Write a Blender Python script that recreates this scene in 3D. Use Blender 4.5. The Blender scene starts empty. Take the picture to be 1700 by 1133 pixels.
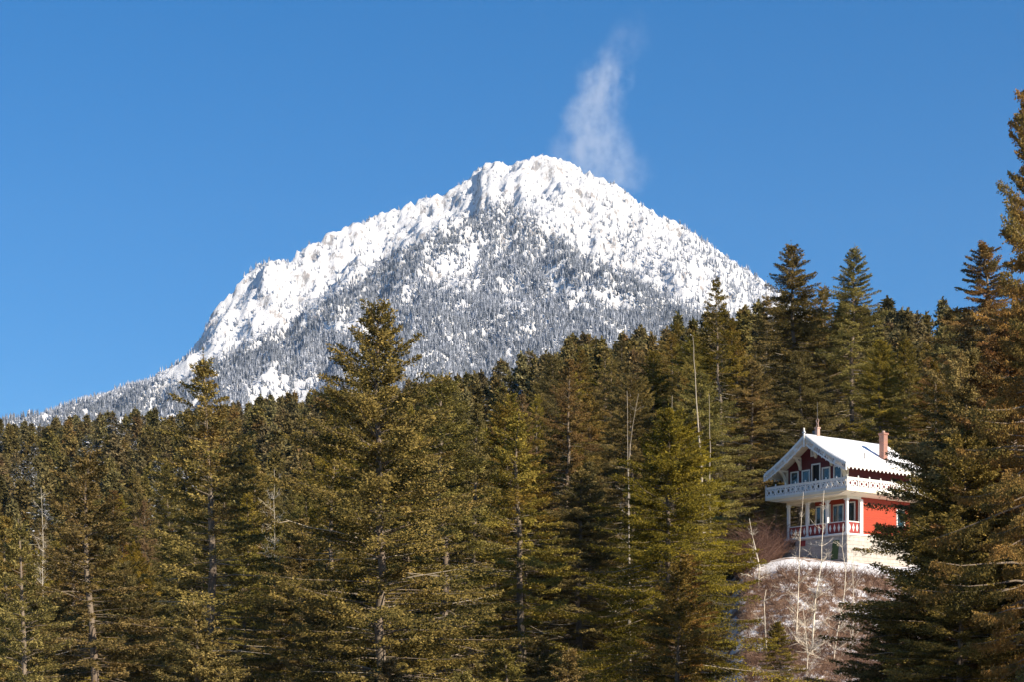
import bpy, math, random
import numpy as np
from mathutils import Vector
rnd = random.Random(7)
R = math.radians
sc = bpy.context.scene
# ------------------------------------------------------------ camera / light
F = 3000.0; CU = 850.0; HV = 1200.0        # focal length and horizon in photograph pixels
cam_d = bpy.data.cameras.new("camera"); cam = bpy.data.objects.new("camera", cam_d)
sc.collection.objects.link(cam); sc.camera = cam
cam.location = (0, 0, 0); cam.rotation_euler = (R(90), 0, 0)
cam_d.sensor_width = 36; cam_d.lens = F / 1700 * 36
cam_d.shift_y = (HV - 566.5) / 1700
cam_d.clip_start = 0.5; cam_d.clip_end = 30000
SUN_DIR = Vector((0.75, -0.66, 0)).normalized(); SUN_EL = R(28)
world = bpy.data.worlds.new("World"); sc.world = world; world.use_nodes = True
wn = world.node_tree.nodes; bg = wn["Background"]
sky = wn.new("ShaderNodeTexSky"); sky.sky_type = 'NISHITA'; sky.sun_disc = False
sky.sun_elevation = SUN_EL; sky.sun_rotation = math.atan2(SUN_DIR.x, SUN_DIR.y)
sky.altitude = 1800; sky.air_density = 1.0; sky.dust_density = 0.0; sky.ozone_density = 4.5
hsv = wn.new("ShaderNodeHueSaturation"); hsv.inputs['Saturation'].default_value = 1.64; hsv.inputs['Hue'].default_value = 0.507
gm = wn.new("ShaderNodeGamma"); gm.inputs[1].default_value = 0.65
wl = world.node_tree.links; wl.new(sky.outputs[0], gm.inputs[0]); wl.new(gm.outputs[0], hsv.inputs['Color']); wl.new(hsv.outputs[0], bg.inputs[0]); bg.inputs[1].default_value = 0.126
sun_d = bpy.data.lights.new("sun", 'SUN'); sun = bpy.data.objects.new("sun", sun_d); sc.collection.objects.link(sun)
sun_d.energy = 5.0; sun_d.angle = R(0.5); sun_d.color = (1.0, 0.87, 0.70)
sdir = Vector((SUN_DIR.x * math.cos(SUN_EL), SUN_DIR.y * math.cos(SUN_EL), math.sin(SUN_EL)))
sun.rotation_euler = sdir.to_track_quat('Z', 'Y').to_euler(); sun.location = (60, -60, 80)
vs = sc.view_settings; vs.view_transform = 'Standard'; vs.look = 'None'; vs.exposure = 0.88; vs.gamma = 1.0; vs.use_curve_mapping = False
sc.cycles.max_bounces = 6; sc.cycles.diffuse_bounces = 3; sc.cycles.transparent_max_bounces = 8
sc.cycles.volume_bounces = 2

def at(u, v, D): return ((u - CU) / F * D, D, (HV - v) / F * D)
def link(o): sc.collection.objects.link(o); return o
def tag(o, label=None, cat=None, group=None, kind=None):
    if label: o['label'] = label
    if cat: o['category'] = cat
    if group: o['group'] = group
    if kind: o['kind'] = kind
    return o
def empty(name, loc=(0, 0, 0), rz=0, label=None, cat=None, group=None):
    o = link(bpy.data.objects.new(name, None)); o.location = loc; o.rotation_euler = (0, 0, rz); o.empty_display_size = .2
    return tag(o, label, cat, group)

# ------------------------------------------------------------ materials
def mat(name):
    m = bpy.data.materials.new(name); m.use_nodes = True
    return m, m.node_tree.nodes, m.node_tree.links, m.node_tree.nodes["Principled BSDF"]
def nz(n, l, scale, detail=4, rough=.55, coord='Object', vec=None, stretch=None):
    t = n.new("ShaderNodeTexNoise"); t.inputs['Scale'].default_value = scale; t.inputs['Detail'].default_value = detail
    t.inputs['Roughness'].default_value = rough
    tc = n.new("ShaderNodeTexCoord"); src = vec or tc.outputs[coord]
    if stretch:
        mp = n.new("ShaderNodeMapping"); mp.inputs['Scale'].default_value = stretch
        l.new(src, mp.inputs[0]); src = mp.outputs[0]
    l.new(src, t.inputs['Vector'])
    return t.outputs['Fac']
def ramp(n, l, fac, stops, interp='LINEAR'):
    r = n.new("ShaderNodeValToRGB"); r.color_ramp.interpolation = interp
    e = r.color_ramp.elements
    while len(e) < len(stops): e.new(0.5)
    for i, (p, c) in enumerate(stops):
        e[i].position = p; e[i].color = (*c, 1) if len(c) == 3 else c
    l.new(fac, r.inputs[0]); return r.outputs[0]
def mixc(n, l, fac, a, b, mode='MIX'):
    m = n.new("ShaderNodeMix"); m.data_type = 'RGBA'; m.blend_type = mode
    for sock, v in ((m.inputs['Factor'], fac), (m.inputs[6], a), (m.inputs[7], b)):
        if hasattr(v, 'links'): l.new(v, sock)
        else: sock.default_value = v if isinstance(v, (int, float)) else (*v, 1)
    return m.outputs[2]
def math_n(n, l, op, a, b=None):
    m = n.new("ShaderNodeMath"); m.operation = op
    for i, v in enumerate((a, b)):
        if v is None: continue
        if hasattr(v, 'links'): l.new(v, m.inputs[i])
        else: m.inputs[i].default_value = v
    return m.outputs[0]
def bump(n, l, bs, h, strength, dist):
    b = n.new("ShaderNodeBump"); b.inputs['Strength'].default_value = strength; b.inputs['Distance'].default_value = dist
    l.new(h, b.inputs['Height']); l.new(b.outputs[0], bs.inputs['Normal'])
def plain(name, c1, c2=None, scale=3, rough=.7, bs_=.25, bd=.01, stretch=None, metal=0):
    m, n, l, b = mat(name); b.inputs['Roughness'].default_value = rough; b.inputs['Metallic'].default_value = metal
    f = nz(n, l, scale, 6, .65, stretch=stretch)
    l.new(ramp(n, l, f, [(.3, c1), (.7, c2 or tuple(x * .8 for x in c1))]), b.inputs['Base Color'])
    bump(n, l, b, f, bs_, bd); return m

def foliage_mat(name, c_dark, c_mid, c_tip, c_rust, rust_at=.72, snow=0.0):
    m, n, l, b = mat(name)
    at_ = n.new("ShaderNodeAttribute"); at_.attribute_name = "tint"
    oi = n.new("ShaderNodeObjectInfo")
    tc = n.new("ShaderNodeTexCoord")
    va = n.new("ShaderNodeVectorMath"); va.operation = 'ADD'
    l.new(tc.outputs['Object'], va.inputs[0]); l.new(oi.outputs['Location'], va.inputs[1])
    big = nz(n, l, .35, 3, .6, vec=va.outputs[0])
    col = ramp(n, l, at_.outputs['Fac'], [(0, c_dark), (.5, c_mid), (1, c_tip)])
    # browner boughs here and there, more on some trees than on others
    s = math_n(n, l, 'ADD', big, math_n(n, l, 'MULTIPLY', oi.outputs['Random'], .16))
    rm = ramp(n, l, s, [(rust_at - .10, (0, 0, 0)), (rust_at + .10, (1, 1, 1))])
    col = mixc(n, l, rm, col, c_rust)
    hs = n.new("ShaderNodeHueSaturation"); l.new(col, hs.inputs['Color'])
    l.new(math_n(n, l, 'ADD', math_n(n, l, 'MULTIPLY', oi.outputs['Random'], .45), .78), hs.inputs['Value'])
    l.new(math_n(n, l, 'ADD', math_n(n, l, 'MULTIPLY', math_n(n, l, 'FRACT', math_n(n, l, 'MULTIPLY', oi.outputs['Random'], 7.31)), .032), .479), hs.inputs['Hue'])
    l.new(math_n(n, l, 'ADD', math_n(n, l, 'MULTIPLY', math_n(n, l, 'FRACT', math_n(n, l, 'MULTIPLY', oi.outputs['Random'], 13.7)), .24), .86), hs.inputs['Saturation'])
    col = hs.outputs[0]
    if snow:
        geo = n.new("ShaderNodeNewGeometry"); sp = n.new("ShaderNodeSeparateXYZ"); l.new(geo.outputs['Normal'], sp.inputs[0])
        f2 = nz(n, l, 1.3, 3, .6, vec=va.outputs[0])
        k = math_n(n, l, 'MULTIPLY', math_n(n, l, 'ABSOLUTE', sp.outputs[2]), f2)
        k = ramp(n, l, k, [(snow, (0, 0, 0)), (snow + .1, (1, 1, 1))])
        col = mixc(n, l, k, col, (.75, .78, .85))
    l.new(col, b.inputs['Base Color']); b.inputs['Roughness'].default_value = .75
    b.inputs['Specular IOR Level'].default_value = .12
    tr = n.new("ShaderNodeBsdfTranslucent"); l.new(col, tr.inputs[0])
    mx = n.new("ShaderNodeMixShader"); mx.inputs[0].default_value = .27
    l.new(b.outputs[0], mx.inputs[1]); l.new(tr.outputs[0], mx.inputs[2])
    l.new(mx.outputs[0], n["Material Output"].inputs[0])
    return m
M = {}
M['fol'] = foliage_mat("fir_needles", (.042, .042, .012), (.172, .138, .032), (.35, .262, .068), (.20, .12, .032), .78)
M['follush'] = foliage_mat("yellow_green_needles", (.042, .044, .010), (.19, .158, .026), (.38, .298, .052), (.22, .15, .03), .84)
M['folr'] = foliage_mat("fir_needles_browned", (.035, .030, .010), (.165, .122, .030), (.34, .23, .060), (.17, .105, .034), .56)
M['folgold'] = foliage_mat("orange_gold_needles", (.034, .032, .010), (.13, .098, .024), (.29, .20, .05), (.30, .15, .035), .58)
M['folfar'] = foliage_mat("far_fir_needles", (.034, .036, .016), (.140, .120, .042), (.28, .225, .082), (.14, .085, .032), .74)
M['folsnow'] = foliage_mat("snow_dusted_needles", (.030, .034, .018), (.080, .074, .030), (.15, .125, .055), (.13, .08, .032), .80, .40)
def bark_mat(name, c1, c2, c3):
    m, n, l, b = mat(name)
    f = nz(n, l, 2.2, 8, .7, stretch=(6, 6, 1)); f2 = nz(n, l, .5, 3, .5)
    c = ramp(n, l, f, [(.35, c1), (.62, c2)]); l.new(mixc(n, l, ramp(n, l, f2, [(.45, (0, 0, 0)), (.65, (1, 1, 1))]), c, c3), b.inputs['Base Color'])
    b.inputs['Roughness'].default_value = .9; bump(n, l, b, f, .6, .03); return m
M['bark'] = bark_mat("fir_bark", (.07, .055, .04), (.25, .20, .145), (.15, .11, .08))
M['deadlimb'] = bark_mat("dead_limb_wood", (.26, .21, .15), (.52, .45, .34), (.42, .36, .27))
M['snag'] = bark_mat("weathered_grey_wood", (.20, .17, .13), (.42, .36, .28), (.32, .28, .21))
M['birch'] = bark_mat("pale_birch_bark", (.36, .30, .22), (.80, .73, .60), (.72, .64, .50))
M['twig'] = plain("reddish_brown_twigs", (.20, .10, .065), (.11, .06, .04), 2)
M['twigpale'] = plain("straw_brown_twigs", (.40, .27, .17), (.26, .155, .10), 2)
M['white'] = plain("white_paint", (.80, .79, .74), (.72, .71, .67), 1.5, .55, .15, .004)
M['cream'] = plain("cream_painted_boards", (.80, .74, .58), (.72, .65, .50), 1.2, .6, .2, .004)
M['brickred'] = None
def siding(name, c1, c2):
    m, n, l, b = mat(name)
    w = n.new("ShaderNodeTexWave"); w.wave_type = 'BANDS'; w.bands_direction = 'Z'; w.wave_profile = 'SAW'
    w.inputs['Scale'].default_value = 2.1; w.inputs['Distortion'].default_value = .0
    tc = n.new("ShaderNodeTexCoord"); l.new(tc.outputs['Object'], w.inputs[0])
    f = nz(n, l, 1.7, 8, .7, stretch=(1, 1, 3))
    l.new(ramp(n, l, f, [(.3, c1), (.7, c2)]), b.inputs['Base Color']); b.inputs['Roughness'].default_value = .6
    bump(n, l, b, w.outputs['Fac'], .6, .012); return m
M['red'] = siding("shaded_red_siding", (.115, .004, .007), (.085, .003, .006))  # upper walls: the red darkened to carry the shade under the eaves
M['redlit'] = siding("sunlit_red_siding", (.38, .042, .009), (.30, .030, .008))  # lower walls: brighter copy of the red, sunlight put into its colour
M['redrail'] = plain("brown_red_paint", (.30, .035, .03), (.22, .025, .022), 4, .6)
M['glass'] = None
m, n, l, b = mat("window_glass"); b.inputs['Base Color'].default_value = (.012, .03, .035, 1); b.inputs['Roughness'].default_value = .06; b.inputs['Specular IOR Level'].default_value = .9
f = nz(n, l, .8, 2); bump(n, l, b, f, .15, .03); M['glass'] = m
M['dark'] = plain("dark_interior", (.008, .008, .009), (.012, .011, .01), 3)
M['green'] = plain("mossy_green_door", (.045, .085, .025), (.065, .11, .035), 5, .7)
M['grey'] = plain("tarnished_metal", (.16, .15, .14), (.09, .085, .08), 6, .5)
M['pinkwood'] = plain("pinkish_chimney_render", (.45, .30, .24), (.34, .23, .19), 5)
def snow_mat():
    m, n, l, b = mat("roof_snow"); f = nz(n, l, 1.2, 5, .5)
    l.new(ramp(n, l, f, [(.3, (.88, .89, .91)), (.7, (.82, .84, .87))]), b.inputs['Base Color']); b.inputs['Roughness'].default_value = .6
    bump(n, l, b, f, .4, .06); return m
M['snow'] = snow_mat()
def masonry(name, c1, c2, mortar, bw, bh, sc_=1.0, dist=.012):
    m, n, l, b = mat(name); br = n.new("ShaderNodeTexBrick")
    tc = n.new("ShaderNodeTexCoord"); mp = n.new("ShaderNodeMapping"); sx = n.new("ShaderNodeSeparateXYZ"); cx = n.new("ShaderNodeCombineXYZ")
    l.new(tc.outputs['Object'], sx.inputs[0])
    l.new(math_n(n, l, 'ADD', sx.outputs[0], sx.outputs[1]), cx.inputs[0]); l.new(sx.outputs[2], cx.inputs[1])
    l.new(cx.outputs[0], br.inputs['Vector'])
    br.inputs['Color1'].default_value = (*c1, 1); br.inputs['Color2'].default_value = (*c2, 1); br.inputs['Mortar'].default_value = (*mortar, 1)
    br.inputs['Scale'].default_value = sc_; br.inputs['Brick Width'].default_value = bw; br.inputs['Row Height'].default_value = bh; br.inputs['Mortar Size'].default_value = .012
    f = nz(n, l, 2.5, 8, .75)
    l.new(mixc(n, l, .75, br.outputs['Color'], ramp(n, l, f, [(.3, (.55, .55, .55)), (.7, (1.15, 1.12, 1.08))]), 'MULTIPLY'), b.inputs['Base Color'])
    h = math_n(n, l, 'SUBTRACT', math_n(n, l, 'MULTIPLY', f, .5), br.outputs['Fac'])
    bump(n, l, b, h, .7, dist); b.inputs['Roughness'].default_value = .85; return m
M['brick'] = masonry("red_brick", (.36, .13, .08), (.30, .10, .07), (.38, .30, .25), .22, .075)
M['stone'] = masonry("whitewashed_masonry", (.52, .49, .44), (.42, .39, .35), (.34, .32, .29), .55, .25, 1, .03)

# ------------------------------------------------------------ mesh helpers
def np_mesh(name, V, Q, mats, midx=None, tint=None, smooth=False):
    """V (n,3), Q (m,4) or (m,3) arrays"""
    me = bpy.data.meshes.new(name); k = Q.shape[1]
    me.vertices.add(len(V)); me.vertices.foreach_set("co", np.asarray(V, np.float32).ravel())
    me.loops.add(Q.size); me.loops.foreach_set("vertex_index", Q.astype(np.int32).ravel())
    me.polygons.add(len(Q)); me.polygons.foreach_set("loop_start", np.arange(0, Q.size, k, dtype=np.int32))
    for m_ in mats: me.materials.append(m_)
    if midx is not None: me.polygons.foreach_set("material_index", midx.astype(np.int32))
    if smooth: me.polygons.foreach_set("use_smooth", np.ones(len(Q), bool))
    me.update(calc_edges=True)
    if tint is not None:
        a = me.attributes.new("tint", 'FLOAT', 'FACE'); a.data.foreach_set("value", tint.astype(np.float32))
    return me
class MB:
    """collects solids and builds one mesh"""
    def __init__(s): s.v = []; s.f = []
    def add(s, vs, fs):
        k = len(s.v); s.v += [tuple(p) for p in vs]; s.f += [tuple(i + k for i in f) for f in fs]; return s
    def box(s, x0, x1, y0, y1, z0, z1):
        return s.add([(x0, y0, z0), (x1, y0, z0), (x1, y1, z0), (x0, y1, z0), (x0, y0, z1), (x1, y0, z1), (x1, y1, z1), (x0, y1, z1)],
                     [(0, 3, 2, 1), (4, 5, 6, 7), (0, 1, 5, 4), (1, 2, 6, 5), (2, 3, 7, 6), (3, 0, 4, 7)])
    def prism(s, pts, axis, a0, a1):
        """closed outline pts (2-D) swept along axis from a0 to a1; pts are in the other two axes in order"""
        n_ = len(pts)
        def P(p, a): return (a, p[0], p[1]) if axis == 'x' else ((p[0], a, p[1]) if axis == 'y' else (p[0], p[1], a))
        vs = [P(p, a0) for p in pts] + [P(p, a1) for p in pts]
        fs = [tuple(range(n_ - 1, -1, -1)), tuple(range(n_, 2 * n_))] + [(i, (i + 1) % n_, n_ + (i + 1) % n_, n_ + i) for i in range(n_)]
        return s.add(vs, fs)
    def bar(s, a, b, w, h=None, up=(0, 0, 1)):
        a = Vector(a); b = Vector(b); d = (b - a).normalized(); u = Vector(up)
        x = d.cross(u)
        if x.length < 1e-4: x = Vector((1, 0, 0))
        x.normalize(); y = x.cross(d); h = h or w
        q = [(-w / 2, -h / 2), (w / 2, -h / 2), (w / 2, h / 2), (-w / 2, h / 2)]
        return s.add([a + x * p + y * r for p, r in q] + [b + x * p + y * r for p, r in q], [(0, 3, 2, 1), (4, 5, 6, 7), (0, 1, 5, 4), (1, 2, 6, 5), (2, 3, 7, 6), (3, 0, 4, 7)])
    def tube(s, pts, rs, k=5):
        pts = [Vector(p) for p in pts]; base = len(s.v)
        for i, p in enumerate(pts):
            d = (pts[min(i + 1, len(pts) - 1)] - pts[max(i - 1, 0)]).normalized()
            x = d.orthogonal().normalized() if i == 0 else (px - d * px.dot(d)).normalized()
            px = x; y = d.cross(x)
            for j in range(k):
                a = 2 * math.pi * j / k; s.v.append(tuple(p + (x * math.cos(a) + y * math.sin(a)) * rs[i]))
        for i in range(len(pts) - 1):
            for j in range(k):
                s.f.append((base + i * k + j, base + i * k + (j + 1) % k, base + (i + 1) * k + (j + 1) % k, base + (i + 1) * k + j))
        s.f.append(tuple(base + j for j in range(k - 1, -1, -1))); s.f.append(tuple(base + (len(pts) - 1) * k + j for j in range(k)))
        return s
    def mesh(s, name, m, smooth=False, bevel=0):
        me = bpy.data.meshes.new(name); me.from_pydata(s.v, [], s.f); me.update(); me.materials.append(m)
        if smooth: me.polygons.foreach_set("use_smooth", [True] * len(me.polygons))
        return me
    def build(s, name, m, parent=None, smooth=False, bevel=0):
        o = link(bpy.data.objects.new(name, s.mesh(name, m, smooth))); o.parent = parent
        if bevel:
            bv = o.modifiers.new("edge", 'BEVEL'); bv.width = bevel; bv.segments = 1; bv.limit_method = 'ANGLE'
        return o

# ------------------------------------------------------------ noise
_rs = np.random.RandomState(11); _P = _rs.rand(256, 256)
def vnoise(x, y):
    xi = np.floor(x).astype(int); yi = np.floor(y).astype(int); fx = x - xi; fy = y - yi
    fx = fx * fx * fx * (fx * (fx * 6 - 15) + 10); fy = fy * fy * fy * (fy * (fy * 6 - 15) + 10)
    g = lambda a, b: _P[(a & 255), (b & 255)]
    return (g(xi, yi) * (1 - fx) + g(xi + 1, yi) * fx) * (1 - fy) + (g(xi, yi + 1) * (1 - fx) + g(xi + 1, yi + 1) * fx) * fy
def fbm(x, y, o=5, ridged=False, gain=.5):
    t = 0; a = 1; s = 0
    for i in range(o):
        v = vnoise(x * 2 ** i + 17.3 * i, y * 2 ** i + 9.1 * i)
        if ridged: v = 1 - abs(2 * v - 1)
        t = t + a * v; s += a; a *= gain
    return t / s

# ------------------------------------------------------------ ground
GU = [-2500, 0, 300, 500, 800, 980, 1150, 1250, 1320, 1500, 1700, 3500]
GD = [0, 14, 30, 60, 80, 90, 100, 108, 113, 120, 160, 220, 300, 400, 500, 600, 760, 1000]
GZ = {  # ground height relative to the camera for each direction (rows) at distances GD
    -2500: [-2, -3, -12, -14, -14, -13, -12, -11, -11, -10, -8, 0, 14, 34, 56, 78, 70, 40],
    0:    [-2, -3, -12, -14, -14, -13, -12, -11, -11, -10, -8, 0, 14, 36, 58, 80, 70, 40],
    300:  [-2, -3, -12, -14, -13, -12, -11, -10, -10, -9, -6, 3, 18, 42, 66, 82, 66, 40],
    500:  [-2, -3, -12, -14, -12, -11, -10, -9, -8, -7, -3, 8, 25, 50, 76, 82, 62, 40],
    800:  [-2, -3, -12, -13, -11, -9, -7, -5, -4, -3, 4, 18, 37, 58, 68, 66, 52, 40],
    980:  [-2, -3, -12, -13, -9, -7, -4, -2, -1, 0, 9, 26, 46, 56, 56, 52, 46, 40],
    1150: [-2, -3, -12, -12, -6, -3, 1, 4, 6, 7, 12, 28, 46, 54, 54, 50, 44, 40],
    1250: [-2, -3, -12, -11, -4, -.5, 3.6, 7.8, 9.45, 10.6, 14, 27, 45, 54, 54, 50, 44, 40],
    1320: [-2, -3, -12, -11, -4, 0, 4.2, 8.5, 10.05, 10.8, 14, 27, 46, 55, 54, 50, 44, 40],
    1500: [-2, -3, -12, -10, -3, 0, 4.2, 8.2, 9.75, 10.8, 15, 27, 46, 56, 54, 50, 44, 40],
    1700: [-2, -3, -12, -9, -2, 1, 5, 8.5, 10, 12, 17, 30, 48, 56, 54, 50, 44, 40],
    3500: [-2, -3, -12, -9, -2, 1, 5, 8.5, 10, 12, 17, 30, 48, 56, 54, 50, 44, 40]}
_GZ = np.array([GZ[u] for u in GU], float)
def ground(x, y):
    x = np.asarray(x, float); y = np.asarray(y, float)
    D = np.clip(y, 0, 999.9); u = np.clip(CU + F * x / np.maximum(y, 60), -2499, 3499)
    i = np.clip(np.searchsorted(GU, u, 'right') - 1, 0, len(GU) - 2); j = np.clip(np.searchsorted(GD, D, 'right') - 1, 0, len(GD) - 2)
    U = np.array(GU, float); DD = np.array(GD, float)
    a = (u - U[i]) / (U[i + 1] - U[i]); b_ = (D - DD[j]) / (DD[j + 1] - DD[j])
    a = a * a * (3 - 2 * a)
    z = (_GZ[i, j] * (1 - a) + _GZ[i + 1, j] * a) * (1 - b_) + (_GZ[i, j + 1] * (1 - a) + _GZ[i + 1, j + 1] * a) * b_
    amp = np.clip((D - 20) / 200, 0, 1) * 2.0 + np.clip((D - 60) / 20, 0, 1) * .35
    return z + (fbm(x / 14, y / 14, 4) - .5) * amp
def build_ground():
    ys = np.concatenate([[-1500, -600, -100, -30, -5, 5], np.arange(12, 84, 4.), np.arange(84, 124, .8), np.arange(124, 260, 3.), np.arange(260, 700, 8.), [720, 760, 820, 900, 1000, 1300, 2000, 3000, 4200, 5600]])
    ts = np.concatenate([[-1.2, -.8], np.arange(-.5, .1, .01), np.arange(.1, .26, .003), np.arange(.26, .5, .01), [.8, 1.2]])
    Y, T = np.meshgrid(ys, ts, indexing='ij')
    X = T * np.maximum(np.abs(Y), 60)
    Z = ground(X, Y)
    Z = np.where(Y > 1000, 40 - (Y - 1000) * .01, Z); Z = np.where(Y < 0, -2, Z)
    V = np.stack([X, Y, Z], -1).reshape(-1, 3); nu = len(ts)
    I = np.arange(len(ys) - 1)[:, None] * nu + np.arange(nu - 1)[None]
    Q = np.stack([I, I + 1, I + nu + 1, I + nu], -1).reshape(-1, 4)
    m, n, l, b = mat("snowy_forest_floor")
    f1 = nz(n, l, .9, 10, .72); f2 = nz(n, l, .12, 4, .6); f3 = nz(n, l, 5, 6, .7)
    br = ramp(n, l, f3, [(.3, (.10, .055, .03)), (.5, (.22, .13, .08)), (.75, (.36, .25, .17))])
    k = math_n(n, l, 'ADD', math_n(n, l, 'MULTIPLY', f1, .8), math_n(n, l, 'MULTIPLY', f2, .25))
    sa = n.new('ShaderNodeAttribute'); sa.attribute_name = 'snowy'; k = math_n(n, l, 'ADD', k, sa.outputs['Fac'])
    l.new(mixc(n, l, ramp(n, l, k, [(.49, (0, 0, 0)), (.55, (1, 1, 1))]), br, (.80, .80, .82)), b.inputs['Base Color'])
    b.inputs['Roughness'].default_value = .85; bump(n, l, b, f1, .8, .25)
    o = link(bpy.data.objects.new("ground", np_mesh("ground", V, Q, [m], smooth=True))); tag(o, kind='structure')
    a = o.data.attributes.new("snowy", 'FLOAT', 'POINT'); U_ = CU + F * X / np.maximum(Y, 60)
    w = np.exp(-((Y - 111.8) / 1.7) ** 2) * (U_ > 1225) * (U_ < 1600) * .12 + np.exp(-((Y - 100) / 10) ** 2) * (U_ > 1225) * (U_ < 1600) * -.06
    a.data.foreach_set("value", w.ravel().astype(np.float32))
build_ground()

# ------------------------------------------------------------ mountain
SIL = [(-1500, 900), (-400, 760), (0, 700), (75, 686), (180, 650), (255, 625), (300, 600), (322, 575), (335, 558), (350, 520), (368, 498), (385, 485), (400, 462), (430, 435), (455, 428), (480, 433), (500, 412), (540, 392),
       (552, 384), (600, 365), (640, 352), (690, 332), (740, 318), (770, 298), (800, 273), (815, 267), (832, 267), (848, 276), (858, 266), (880, 259), (905, 257), (940, 264), (965, 280), (1000, 296), (1010, 296), (1050, 325), (1075, 345), (1130, 370), (1200, 420),
       (1265, 462), (1300, 490), (1500, 625), (1700, 720), (2600, 900)]
def P3(u, v, D): return np.array(at(u, v, D))
RIDGES = [  # (points, fall-off per metre)
    ([P3(905, 257, 4900), P3(840, 275, 4900), P3(740, 318, 4930), P3(640, 352, 4900), P3(540, 392, 4820), P3(440, 432, 4700), P3(350, 520, 4450), P3(300, 600, 4250), P3(180, 650, 4100), P3(0, 700, 4000), P3(-400, 760, 3900)], .95),
    ([P3(905, 257, 4900), P3(1010, 297, 4880), P3(1050, 325, 4850), P3(1200, 420, 4900), P3(1265, 462, 4950), P3(1500, 625, 5000), P3(1700, 720, 5000), P3(2600, 900, 5000)], .72),
    ([P3(880, 265, 4880), P3(850, 330, 4700), P3(760, 380, 4520), P3(700, 415, 4400), P3(600, 480, 4150), P3(480, 545, 3900), P3(380, 600, 3700), P3(280, 660, 3500), P3(150, 720, 3300)], .70),
    ([P3(890, 265, 4880), P3(960, 360, 4550), P3(1000, 440, 4250), P3(1040, 520, 3950), P3(1080, 600, 3600), P3(1100, 700, 3200)], .60),
    ([P3(850, 330, 4700), P3(800, 430, 4300), P3(720, 520, 3900), P3(640, 620, 3500), P3(560, 720, 3100)], .62),
    ([P3(1050, 325, 4850), P3(1130, 420, 4600), P3(1200, 500, 4300), P3(1280, 620, 3900)], .72),
    ([P3(440, 432, 4700), P3(450, 500, 4500), P3(430, 570, 4250)], 1.0),
    ([P3(650, 352, 4900), P3(600, 420, 4650), P3(560, 470, 4450)], .95)]
def ridge_h(X, Y):
    best = np.full(X.shape, -1e9)
    for pts, k in RIDGES:
        for a, b in zip(pts[:-1], pts[1:]):
            d = b[:2] - a[:2]; L2 = d @ d
            t = np.clip(((X - a[0]) * d[0] + (Y - a[1]) * d[1]) / L2, 0, 1)
            dist = np.hypot(X - a[0] - t * d[0], Y - a[1] - t * d[1])
            best = np.maximum(best, a[2] + t * (b[2] - a[2]) - k * (np.sqrt(dist ** 2 + 40 ** 2) - 40))
    return best
MX0, MX1, MY0, MY1, MS = -2600., 2700., 2500., 5700., 6.5
def build_mountain():
    xs = np.arange(MX0, MX1, MS); ys = np.arange(MY0, MY1, MS)
    X, Y = np.meshgrid(xs, ys)                       # rows: y
    wx = X + 120 * (fbm(X / 420 + 5, Y / 420, 3) - .5); wy = Y + 120 * (fbm(X / 420 + 40, Y / 420 + 7, 3) - .5)
    Z = ridge_h(wx, wy)
    hi = np.clip((Z - 500) / 700, 0, 1)
    Z = Z + (fbm(X / 260, Y / 330, 6, True, .55) - .55) * (70 + 70 * hi) + (fbm(X / 60 + 3, Y / 70, 4, True) - .5) * (12 + 44 * hi)
    Z = Z + (fbm(X / 24 + 8, Y / 30, 3, True, .6) - .5) * (3 + 17 * hi)
    # rock steps: terrace a little where steep
    Z = Z + np.abs(fbm(X / 35, Y / 35, 3) - .5) * 34 * hi
    Z = np.maximum(Z, 60)
    U = CU + F * X / Y; T = Z / Y
    ub = np.arange(-1500, 2600, 8.0); k = np.clip(((U - ub[0]) / 8).astype(int), 0, len(ub) - 1)
    mx = np.zeros(len(ub)); np.maximum.at(mx, k.ravel(), T.ravel())
    mx[mx == 0] = mx[mx > 0].min()
    tgt = (HV - np.interp(ub + 4, [p[0] for p in SIL], [p[1] for p in SIL])) / F
    w = 1; ker = np.hanning(2 * w + 3)[1:-1]; ker /= ker.sum()
    ratio = np.convolve(np.pad(tgt / mx, w, 'edge'), ker, 'valid')
    s = np.interp(U, ub + 4, ratio)
    Z = Z * s
    return xs, ys, X, Y, Z
mxs, mys, MXg, MYg, MZg = build_mountain()
def mount_z(x, y):
    i = np.clip((x - MX0) / MS, 0, len(mxs) - 1.001); j = np.clip((y - MY0) / MS, 0, len(mys) - 1.001)
    i0 = i.astype(int); j0 = j.astype(int); a = i - i0; b = j - j0
    return (MZg[j0, i0] * (1 - a) + MZg[j0, i0 + 1] * a) * (1 - b) + (MZg[j0 + 1, i0] * (1 - a) + MZg[j0 + 1, i0 + 1] * a) * b
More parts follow.
